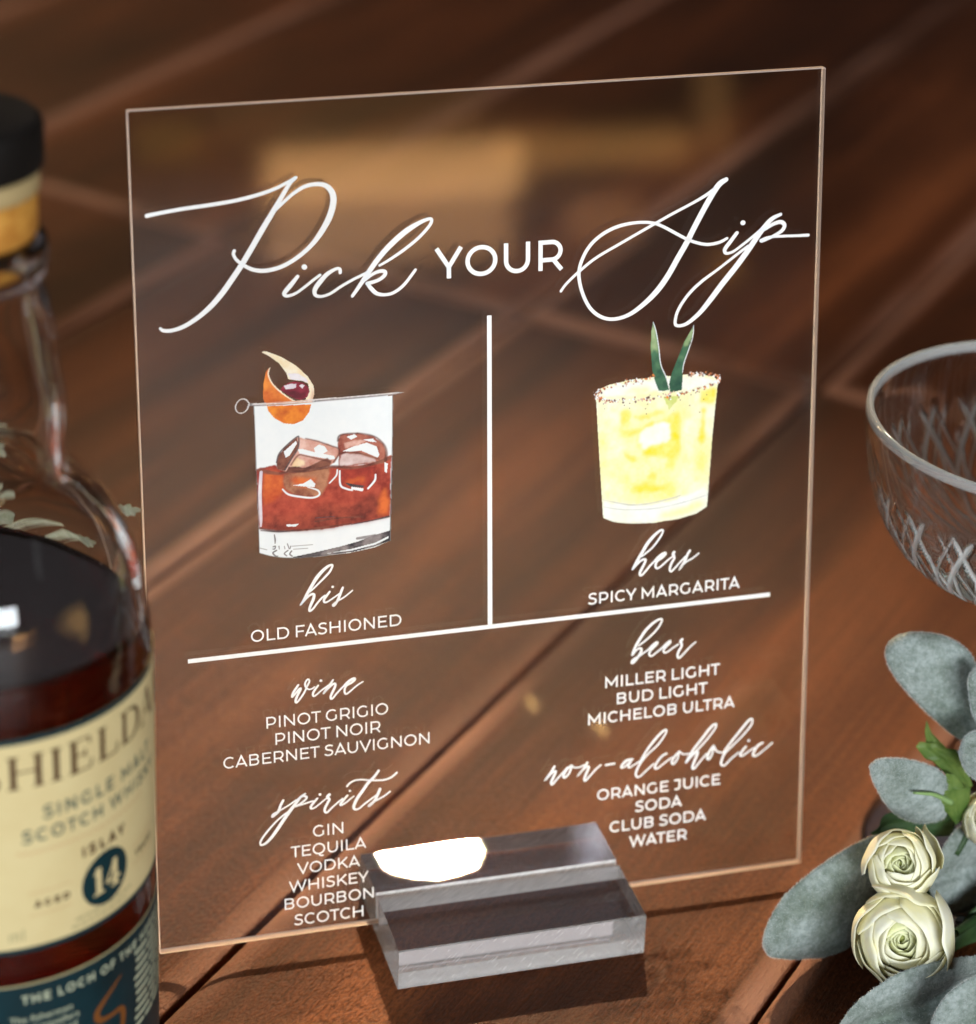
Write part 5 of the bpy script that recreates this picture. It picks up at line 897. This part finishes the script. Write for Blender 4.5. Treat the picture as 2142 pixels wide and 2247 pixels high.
def serif_word(parent, m):
    """tall roman capitals with hairlines and serifs"""
    mb = MB(); kk = [0]
    zb, cap = 173.4, 8.1
    TH, TN, SE = 1.35, .42, .42

    def st(p, w):
        V, F = ribbon([(a, zb + b * cap, w) for a, b in p], False)
        mb.add(wrap(V, kk[0] % 12, .24), F); kk[0] += 1

    def stem(x, lo=True, hi=True):
        st([(x, 0), (x, 1)], TH)
        if lo: st([(x - 1.25, .022), (x + 1.25, .022)], SE)
        if hi: st([(x - 1.25, .978), (x + 1.25, .978)], SE)
    # S (its end shows at the edge of the picture)
    V, F = ribbon([(a, zb + b * cap, c) for a, b, c in catmull([(-.9, .80, .5), (-1.6, .95, .45), (-2.8, .99, .5), (-4.2, .9, .8), (-4.5, .72, 1.2), (-3.4, .56, 1.5), (-1.8, .42, 1.5), (-.9, .25, 1.2), (-1.3, .08, .8), (-2.8, .01, .5), (-4.2, .06, .5), (-4.9, .22, .5)], 4)], False)
    mb.add(wrap(V, 0, .24), F)
    stem(2.5); stem(8.0); st([(2.5, .51), (8.0, .51)], TN)                       # H
    stem(12.0)                                                                  # I
    stem(16.2); st([(16.2, .975), (20.3, .975)], TN); st([(20.2, .99), (20.35, .76)], .55)
    st([(16.2, .51), (19.2, .51)], TN); st([(19.2, .64), (19.2, .38)], .5)
    st([(16.2, .025), (20.5, .025)], TN); st([(20.4, .01), (20.9, .27)], .55)   # E
    stem(23.9); st([(23.9, .025), (28.3, .025)], TN); st([(28.2, .01), (28.6, .3)], .55)   # L
    stem(31.3)
    P = [(31.3, .975, .45), (33.4, .975, .5), (35.6, .88, .9), (36.7, .68, 1.3), (36.9, .5, 1.4), (36.7, .32, 1.3), (35.6, .12, .9), (33.4, .025, .5), (31.3, .025, .45)]
    V, F = ribbon([(a, zb + b * cap, c) for a, b, c in catmull(P, 4)], False); mb.add(wrap(V, 4, .24), F)   # D
    st([(39.0, 0), (42.2, 1)], .5); st([(42.2, 1), (45.2, 0)], 1.35); st([(40.2, .34), (44.2, .34)], TN)
    st([(37.9, .022), (40.1, .022)], SE); st([(43.9, .022), (46.5, .022)], SE)  # A
    stem(49.0)
    return mb.build('lettering', m, parent)


serif_word(FL, M['brownink'])
word(FL, 'SINGLE MALT', 8.7, 43.0, 164.6, 3.3, .20, M['greenink'], .16)
word(FL, 'SCOTCH WHISKY', 3.9, 45.4, 159.3, 3.2, .20, M['greenink'], .14)
word(FL, 'ISLAY', 17.9, 30.4, 151.0, 2.6, .26, M['brownink'], .24)
word(FL, 'AGED', 6.0, 14.2, 142.2, 1.75, .26, M['brownink'], .26)
word(FL, 'YEARS', 34.6, 43.0, 141.6, 1.7, .24, M['brownink'], .26)


def flourish():
    mb = MB(); rnd = random.Random(2)
    p = [(2.5 + i * .55, 156.7 + .5 * math.sin(i * 1.9) * rnd.uniform(.5, 1.2), .28) for i in range(66)]
    V, F = ribbon(catmull(p, 3), False); mb.add(wrap(V, 1, .24), F)
    for z, a, b in ((146.2, 4.8, 14.8), (140.4, 4.8, 14.8), (145.0, 33.5, 44), (140.2, 33.5, 44)):
        V, F = ribbon([(a + (b - a) * i / 10, z, .24) for i in range(11)], False); mb.add(wrap(V, 2, .24), F)
    mb.build('ornament', M['faintink'], FL)
    mb = MB()
    for z, a, b in ((135.6, 15.5, 32.5), (133.9, 14.5, 31.0)):
        s = a
        while s < b:
            e = min(s + rnd.uniform(.8, 2.4), b)
            V, F = ribbon([(s, z, .75), ((s + e) / 2, z, .75), (e, z, .75)], False); mb.add(wrap(V, 3, .24), F); s = e + .45
    mb.build('small_print', M['oliveink'], FL)
    mb = MB()   # volume mark at the lower left
    for p in ([(0.4, 134.3), (0.4, 136.3)], [(0.4, 136.1), (1.4, 136.3), (1.4, 134.3)], [(1.4, 136.1), (2.4, 136.3), (2.4, 134.3)], [(3.4, 134.3), (3.4, 137.4)]):
        V, F = ribbon([(a, b, .45) for a, b in p], False); mb.add(wrap(V, len(mb.f) % 7, .24), F)
    mb.build('lettering', M['oliveink'], FL)
    # age roundel
    c = (24.2, 142.9); mb = MB()
    n = 48; V = [c] + [(c[0] + 6.9 * math.cos(2 * PI * i / n), c[1] + 6.9 * math.sin(2 * PI * i / n)) for i in range(n)]
    F = [(0, 1 + i, 1 + (i + 1) % n) for i in range(n)]
    # subdivide the disc in rings so that it follows the curve
    V = []; F = []
    for r in range(0, 7):
        for i in range(n): V.append((c[0] + 6.9 * r / 6 * math.cos(2 * PI * i / n), c[1] + 6.9 * r / 6 * math.sin(2 * PI * i / n)))
    for r in range(6):
        for i in range(n):
            a = r * n + i; b = r * n + (i + 1) % n; F.append((a, b, b + n, a + n))
    mb.add(wrap(V, 4, .24), F, 0, True)
    ro = mb.build('roundel', M['teal'], FL)
    mb = MB(); zb = 139.3; H = 7.0

    def st(p, w, k):
        V, F = ribbon([(24.2 + a, zb + b * H, w) for a, b in p], False); mb.add(wrap(V, 8 + k, .24), F)
    st([(-2.3, 0), (-2.3, 1)], 1.5, 0); st([(-3.9, .04), (-.7, .04)], .55, 1); st([(-3.6, .78), (-2.3, .96)], .6, 2)
    st([(2.6, 0), (2.6, 1.02)], 1.4, 3); st([(2.6, .98), (-.05, .3)], .6, 4); st([(-.3, .28), (4.4, .28)], .7, 5); st([(1.2, .04), (4.0, .04)], .5, 6)
    mb.build('numeral', M['cream'], ro)


flourish()
LL = label_sheet('lower_label', 70.0, 122.6, [(122.15, 122.6)], M['tealpaper'], M['oliveink'])
word(LL, 'THE LOCH OF THE HERRING', 2.4, 52.0, 117.2, 2.3, .20, M['paleink'], .16)


def builtin_words(parent, t, s0, z, size, m):
    """lower case words with the built-in typeface, laid on the curve"""
    c = bpy.data.curves.new('words', 'FONT'); c.body = t; c.size = size; c.align_x = 'LEFT'; c.resolution_u = 2
    tmp = bpy.data.objects.new('words', c); COL.objects.link(tmp)
    dg = bpy.context.evaluated_depsgraph_get(); dg.update()
    me = bpy.data.meshes.new_from_object(tmp.evaluated_get(dg))
    mb = MB(); V = [(v.co.x, v.co.y) for v in me.vertices]; F = [tuple(p.vertices) for p in me.polygons]
    w = max(v[0] for v in V) if V else 0
    mb.add(wrap([(s0 + a - w, z + b) for a, b in V], 5, .24), F)
    bpy.data.objects.remove(tmp); bpy.data.curves.remove(c); bpy.data.meshes.remove(me)
    return mb.build('lettering', m, parent)


for i, t in enumerate(('The fishermen', 'tides and travellers', 'wild and smoked', 'along the shore')):
    builtin_words(LL, t, 12.6 + (1.4, 3.0, 2.4, 1.0)[i], 112.3 - 2.55 * i, 2.5, M['paleink'])


def lower_marks():
    rnd = random.Random(9)
    mb = MB()
    P = [(28.0, 113.6, .5), (26.2, 112.4, .8), (23.0, 110.2, 1.2), (20.4, 107.6, 1.7), (21.2, 105.2, 1.6), (24.4, 104.6, 1.2), (27.4, 104.6, 1.4), (28.6, 103.0, 1.8), (28.0, 99.0, 1.7), (25.0, 94, 1.2), (22, 90, .8)]
    V, F = ribbon(catmull(P, 6), True); mb.add(wrap(V, 2, .24), F); mb.build('ornament', M['copperink'], LL)
    mb = MB()
    for i in range(10):
        z = 115.6 - 2.25 * i; s = 33.0 + rnd.uniform(0, 1.2)
        while s < 62:
            e = s + rnd.uniform(4, 10); n = 8
            V, F = ribbon([(s + (e - s) * q / n, z, 0.95) for q in range(n + 1)], False); mb.add(wrap(V, 3, .24), F); s = e + .7
    mb.build('small_print', M['paleink'], LL)


lower_marks()

# ------------------------------------------------------------------ cut crystal coupe
def build_coupe():
    cx, cy_ = 168.1, -2.4
    root = tag(empty('coupe_glass', (cx, cy_, 0)), 'empty cut crystal coupe glass standing right of the sign', 'glass')
    outer = [(0, 97.0), (6.5, 96.8), (9.5, 97.2), (17.0, 99.6), (22.5, 101.6), (28.6, 103.9), (35.7, 107.0), (42.1, 112.0), (46.5, 118.0), (50.0, 125.0), (53.2, 136), (55.0, 147.5), (55.4, 154)]
    op = [(0, 97.0)] + [(max(r, .01), z) for r, z in catmull(outer, 10)[1:]]
    rim = [(55.3 - 1.1 + 1.1 * math.cos(a), 155.5 + 1.1 * math.sin(a)) for a in [PI * k / 8 for k in range(0, 9)]]
    inner = [(53.1, 154), (52.5, 147), (50.3, 136), (47.0, 125.6), (43.3, 119.2), (38.6, 114.2), (32.2, 109.6), (25, 106.6), (16, 104.6), (8, 103.8), (0, 103.6)]
    ip = [(max(r, 0 if i == len(catmull(inner, 5)) - 1 else .01), z) for i, (r, z) in enumerate(catmull(inner, 5))]
    ip[-1] = (0, 103.6)
    NL = 20

    def cut(i, r, z, a):
        if i >= len(op) or z < 98.5 or z > 138: return r
        # straight cuts leaning both ways make the lattice; short upright cuts between them
        u = (z - 98.5) / 40.0
        d = 0.0
        for sgn in (1, -1):
            ph = (a * NL / (2 * PI) + sgn * u * 1.25) % 1.0
            dist = min(ph, 1 - ph) * 2 * PI / NL * max(r, 14)
            d = max(d, 1.0 - dist / 1.5)
            ph = (a * NL / (2 * PI) + sgn * u * 1.25 + .34) % 1.0
            dist = min(ph, 1 - ph) * 2 * PI / NL * max(r, 14)
            d = max(d, .62 * (1.0 - dist / .8))
        ph = (a * NL / (2 * PI) + .25) % .5
        dist = min(ph, .5 - ph) * 2 * PI / NL * max(r, 14)
        d = max(d, (1.0 - dist / 1.1) * (1 if u < .55 else max(0, 1 - (u - .55) / .2)))
        env = min(1, u / .06) * min(1, (1.0 - u) / .12)
        return r - 1.25 * max(0, d) * max(env, 0)
    mb = MB(); NS = 640
    lathe(mb, op + rim + ip, NS, 0, cut)
    bowl = recalc(mb.build('bowl', M['cutcrystal'], root))
    at = bowl.data.attributes.new('glint_mask', 'FLOAT', 'POINT')
    nout = 1 + NS * (len(op) - 1)
    for i, v in enumerate(mb.v):
        g = 0.0
        if v[2] > 153.9: g = .50
        elif 1 <= i < nout:
            row = (i - 1) // NS + 1
            if 98.5 < v[2] < 138: g = min(1.0, max(0.0, (op[row][0] - math.hypot(v[0], v[1]) - .25) / .45))
        at.data[i].value = g
    st = [(0, 6.2), (7, 6.1), (6.2, 9), (4.9, 16), (4.5, 40), (4.6, 70), (5.2, 86), (6.6, 94), (7.5, 96.6), (0, 96.7)]
    mb = MB(); lathe(mb, [(0, 6.2)] + catmull(st[1:-1], 4) + [(0, 96.7)], 24)
    recalc(mb.build('stem', M['crystal'], root))
    ft = [(0, .5), (40, .5), (42.4, .7), (43.1, 1.5), (42.6, 2.5), (40, 3.2), (25, 4.2), (10, 5.4), (0, 5.9)]
    mb = MB(); lathe(mb, ft, 128); recalc(mb.build('foot', M['crystal'], root))


build_coupe()

# ------------------------------------------------------------------ leaves, petals
CAMP = Vector(CAM['loc'])


def resample(P, n, sub=8):
    Q = [Vector(p) for p in catmull([tuple(p) for p in P], sub)]
    d = [0]
    for a, b in zip(Q, Q[1:]): d.append(d[-1] + (b - a).length)
    out = []; j = 0
    for i in range(n + 1):
        t = d[-1] * i / n
        while j < len(d) - 2 and d[j + 1] < t: j += 1
        u = (t - d[j]) / max(d[j + 1] - d[j], 1e-9)
        out.append(Q[j].lerp(Q[j + 1], min(max(u, 0), 1)))
    return out


def leaf_mesh(E, origin, bulge=.16, crease=.08, thick=.5, n=26, m=14, fuzz=0, rnd=None, wav=0.0, smooth_edges=True, exact=False):
    """a leaf between two edge lines, bowed towards the viewer, with thickness, a midrib and optional down"""
    if exact:
        A = [Vector(p) for p in catmull([tuple(p) for p in E[0]], 3)]; B = [Vector(p) for p in catmull([tuple(p) for p in E[1]], 3)]
        k = max(len(A), len(B)) - 1; n = 60; A = resample(E[0], n, 1); B = resample(E[1], n, 1)
    else:
        A = resample(E[0], n); B = resample(E[1], n)
    org = Vector(origin)
    mid = (A[n // 2] + B[n // 2]) / 2
    nv = (CAMP - mid).normalized()
    top = []; w0 = max((a - b).length for a, b in zip(A, B))
    ph = rnd.uniform(0, 6) if rnd else 0
    for i in range(n + 1):
        a, b = A[i], B[i]; w = (a - b).length
        row = []
        for j in range(m + 1):
            s = 2 * j / m - 1
            p = a.lerp(b, j / m)
            hgt = bulge * w * (1 - s * s) - crease * w0 * math.exp(-(s / .22) ** 2) * min(1, w / w0 * 1.5)
            hgt += wav * w0 * math.sin(ph + 5 * i / n + 3 * s) * abs(s) ** 1.5
            row.append(p + nv * hgt - org)
        top.append(row)
    mb = MB(); V = []; F = []
    W = m + 1
    for row in top: V += [tuple(p) for p in row]
    K = len(V)
    for i, row in enumerate(top):
        for j, p in enumerate(row):
            e = min(1, min(j, m - j) / 2.0, (n - i) / 2.0 + .2) * .8 + .2
            V.append(tuple(p - nv * thick * e))
    for i in range(n):
        for j in range(m):
            a = i * W + j
            F.append((a, a + 1, a + W + 1, a + W)); F.append((K + a, K + a + W, K + a + W + 1, K + a + 1))
        a = i * W; F.append((a, a + W, K + a + W, K + a)); a = i * W + m; F.append((a, K + a, K + a + W, a + W))
    a = n * W
    for j in range(m): F.append((a + j, a + j + 1, K + a + j + 1, K + a + j)); F.append((j, K + j, K + j + 1, j + 1))
    mb.add(V, F, 0, True)
    if fuzz:
        for q in range(fuzz):
            edge = rnd.random() < .34
            if edge:
                i = rnd.randrange(n); j = rnd.choice((0, m)); u, v = rnd.random(), 0
                p = top[i][j].lerp(top[i + 1][j], u)
                out = (top[i][j] - top[i][m // 2]); out = out.normalized() if out.length > 1e-4 else nv
                d = (out * rnd.uniform(.4, 1.2) + nv * rnd.uniform(-.5, .6) + Vector([rnd.gauss(0, .35) for _ in range(3)])).normalized()
                L = rnd.uniform(.35, .85)
            else:
                i = rnd.randrange(n); j = rnd.randrange(m); u, v = rnd.random(), rnd.random()
                p = top[i][j].lerp(top[i][j + 1], v).lerp(top[i + 1][j].lerp(top[i + 1][j + 1], v), u)
                d = (nv * .55 + Vector([rnd.gauss(0, .6) for _ in range(3)])).normalized(); L = rnd.uniform(.4, 1.0)
            sd = d.cross(Vector((rnd.gauss(0, 1), rnd.gauss(0, 1), rnd.gauss(0, 1)))).normalized() * .05
            mb.add([tuple(p - sd), tuple(p + sd), tuple(p + d * L)], [(0, 1, 2)], 1)
    return mb


RB = random.Random(5)
BO = (135.0, -48.0, 0.0)
BQ = tag(empty('flower_arrangement', BO), 'cream ranunculus and velvety grey leaves lying at lower right', 'flowers')
EAR_SET = [(.14, .05, .02), (.12, .05, .03), (.16, .0, .0), (.10, .16, .03), (.02, .22, .02), (.14, .03, .02), (.15, .02, 0), (.15, .02, 0)]
for E, (bu, cr, wv) in zip(LEAVES['ear'], EAR_SET):
    mb = leaf_mesh(E, BO, bu, cr, .75, 30, 18, 4200, RB, wv)
    lf = mb.build('leaf', [M['lamb'], M['fuzz']], BQ); lf['label'] = 'velvety grey green leaf'
for i, E in enumerate(LEAVES['green']):
    dark = i >= 2
    mb = leaf_mesh(E, BO, .08, .10, .3, 26, 12, 0, RB, .02, exact=not dark)
    lf = mb.build('leaf', M['darkgreen'] if dark else M['green'], BQ); lf['label'] = 'dark green leaf' if dark else 'bright green lobed leaf'


def tube(mb, P, r0, r1, origin, seg=10):
    Q = resample(P, 16); org = Vector(origin); V = []; F = []
    for i, p in enumerate(Q):
        d = (Q[min(i + 1, 16)] - Q[max(i - 1, 0)]).normalized()
        a = d.cross(Vector((.3, .1, 1))).normalized(); b = d.cross(a); r = r0 + (r1 - r0) * i / 16
        for k in range(seg):
            t = 2 * PI * k / seg; V.append(tuple(p + a * r * math.cos(t) + b * r * math.sin(t) - org))
    for i in range(16):
        for k in range(seg):
            k2 = (k + 1) % seg; F.append((i * seg + k, i * seg + k2, i * seg + seg + k2, i * seg + seg + k))
    F.append(tuple(range(seg))); F.append(tuple(16 * seg + k for k in range(seg)))
    mb.add(V, F, 0, True)


for i, P in enumerate(STEMS):
    mb = MB(); tube(mb, P, .35 if i == 0 else 1.3, 1.0 if i == 0 else 1.3, BO); mb.build('stem', M['stem'] if i == 0 else M['darkgreen'], BQ)


def petal_mesh(R, a0, half, tip, base, flare, lean, rnd, thick=.22, n=14, m=16, drop=.30):
    """a cupped petal: part of a bowl of radius R from angle base up to angle tip (from the flower's axis)"""
    V = []; F = []; W = m + 1
    wav = rnd.uniform(0, 6); wa = rnd.uniform(.01, .035)
    for side in (0, 1):
        for i in range(n + 1):
            t = i / n
            for j in range(m + 1):
                s = 2 * j / m - 1
                hw = half * (0.35 + .65 * math.sin(min(1.0, t * 1.25) * PI / 2))
                az = a0 + hw * s
                top = tip + drop * abs(s) ** 2.6 + wa * math.sin(wav + 4 * s)
                ph = base + (top - base) * t
                rr = R * (1 + lean * s) * (1 + flare * t * t * t) - side * thick * (1 - .6 * t)
                rr += R * .035 * math.sin(3 * s + wav) * t + R * .02 * math.sin(7 * s + 2.3 * wav) * t * t
                V.append((rr * math.sin(ph) * math.cos(az), rr * math.sin(ph) * math.sin(az), rr * math.cos(ph)))
    K = (n + 1) * W
    for i in range(n):
        for j in range(m):
            a = i * W + j
            F.append((a, a + 1, a + W + 1, a + W)); F.append((K + a, K + a + W, K + a + W + 1, K + a + 1))
        a = i * W; F.append((a, a + W, K + a + W, K + a)); a = i * W + m; F.append((a, K + a, K + a + W, a + W))
    a = n * W
    for j in range(m): F.append((a + j, a + j + 1, K + a + j + 1, K + a + j))
    mb = MB(); mb.add(V, F, 0, True)
    return mb


def flower(x, y, z, R, aim, seed, label, extra=()):
    rnd = random.Random(seed)
    c = Vector((x, y, z))
    ax = ((CAMP - c).normalized() + Vector(aim)).normalized()
    q = ax.to_track_quat('Z', 'Y')
    # heart of the flower: tight inner whorls in one mesh
    mb = MB()
    layers = [(.16, 2, 1.5, .30), (.24, 3, 1.3, .42), (.34, 3, 1.25, .5), (.44, 3, 1.2, .58)]
    for li, (k, n, half, tip) in enumerate(layers):
        for p in range(n):
            a = 2 * PI * p / n + li * 1.1 + rnd.uniform(-.2, .2)
            pm = petal_mesh(R * k, a, half, tip + rnd.uniform(-.1, .1), 2.5, .05, .12, rnd, R * .014)
            mb.add(pm.v, pm.f, 0 if li > 1 else 1, True)
    bm = MB(); lathe(bm, [(0, -.3 * R), (.10 * R, -.2 * R), (.12 * R, 0), (.07 * R, .05 * R), (0, .06 * R)], 16)
    mb.add(bm.v, bm.f, 2, True)
    # calyx behind
    bm = MB(); lathe(bm, [(0, -1.02 * R), (.25 * R, -1.0 * R), (.5 * R, -.86 * R), (.45 * R, -.7 * R), (0, -.6 * R)], 16)
    mb.add(bm.v, bm.f, 3, True)
    o = mb.build('flower', [M['petalgreen'], M['petalgreen'], M['petalcore'], M['darkgreen']], BQ)
    o.location = (c - Vector(BO)) * MM; o.rotation_mode = 'QUATERNION'; o.rotation_quaternion = q
    o['label'] = label
    outer = [(.54, 3, 1.25, .60, .0), (.66, 3, 1.25, .66, .0), (.78, 4, 1.1, .74, .01), (.89, 4, 1.05, .84, .02), (1.0, 5, .95, 1.0, .04)]
    for li, (k, n, half, tip, fl) in enumerate(outer):
        for p in range(n):
            a = 2 * PI * p / n + li * .7 + rnd.uniform(-.22, .22)
            pm = petal_mesh(R * k * rnd.uniform(.95, 1.05), a, half * rnd.uniform(.8, 1.2), tip + rnd.uniform(-.2, .16), 2.75, fl, rnd.uniform(.04, .12), rnd, R * .014)
            pm.build('petal', M['petal'] if li > 0 or rnd.random() < .5 else M['petalgreen'], o)
    for a, tip, sc, half in extra:
        pm = petal_mesh(R * sc, a, half, tip, 2.6, .12, .06, rnd, R * .014); pm.build('petal', M['petal'], o)
    return o


flower(*FLOWERS[0], (.10, .05, .05), 3, 'small pale ranunculus bud above the larger bloom', extra=[(.55, 1.05, 1.18, .55)])
flower(*FLOWERS[1], (-.05, -.05, -.22), 8, 'larger cream ranunculus bloom below the bud', extra=[(.35, .85, 1.12, .75), (1.5, .95, 1.1, .7)])
flower(*FLOWERS[2], (.2, 0, .3), 12, 'cream petals of a ranunculus at the right edge')

# ------------------------------------------------------------------ silver sprig behind the bottle
SO = (-150.0, 70.0, 0.0)
SP = tag(empty('foliage_sprig', SO), 'silvery lobed leaf sprig standing behind the whisky bottle', 'foliage')
for i, E in enumerate(SPRIG):
    mb = leaf_mesh(E, SO, .08, .08, .5, 24, 10, 0, RB, .03, exact=(i == 0))
    mb.build('leaf', M['miller'], SP)
for P in ([(-150, 72, 0.5), (-152, 72, 50), (-150, 75, 95), (-128, 82, 108), (-105, 86, 112)], [(-152, 70, 0.5), (-156, 68, 80), (-150, 66, 130), (-146, 62, 145)], [(-148, 74, .5), (-142, 66, 70), (-136, 62, 128), (-133, 60, 138)], [(-151, 69, .5), (-146, 62, 70), (-138, 58, 112), (-134, 58, 118)]):
    mb = MB(); tube(mb, [Vector(p) for p in P], 1.1, .7, SO); mb.build('stem', M['miller'], SP)
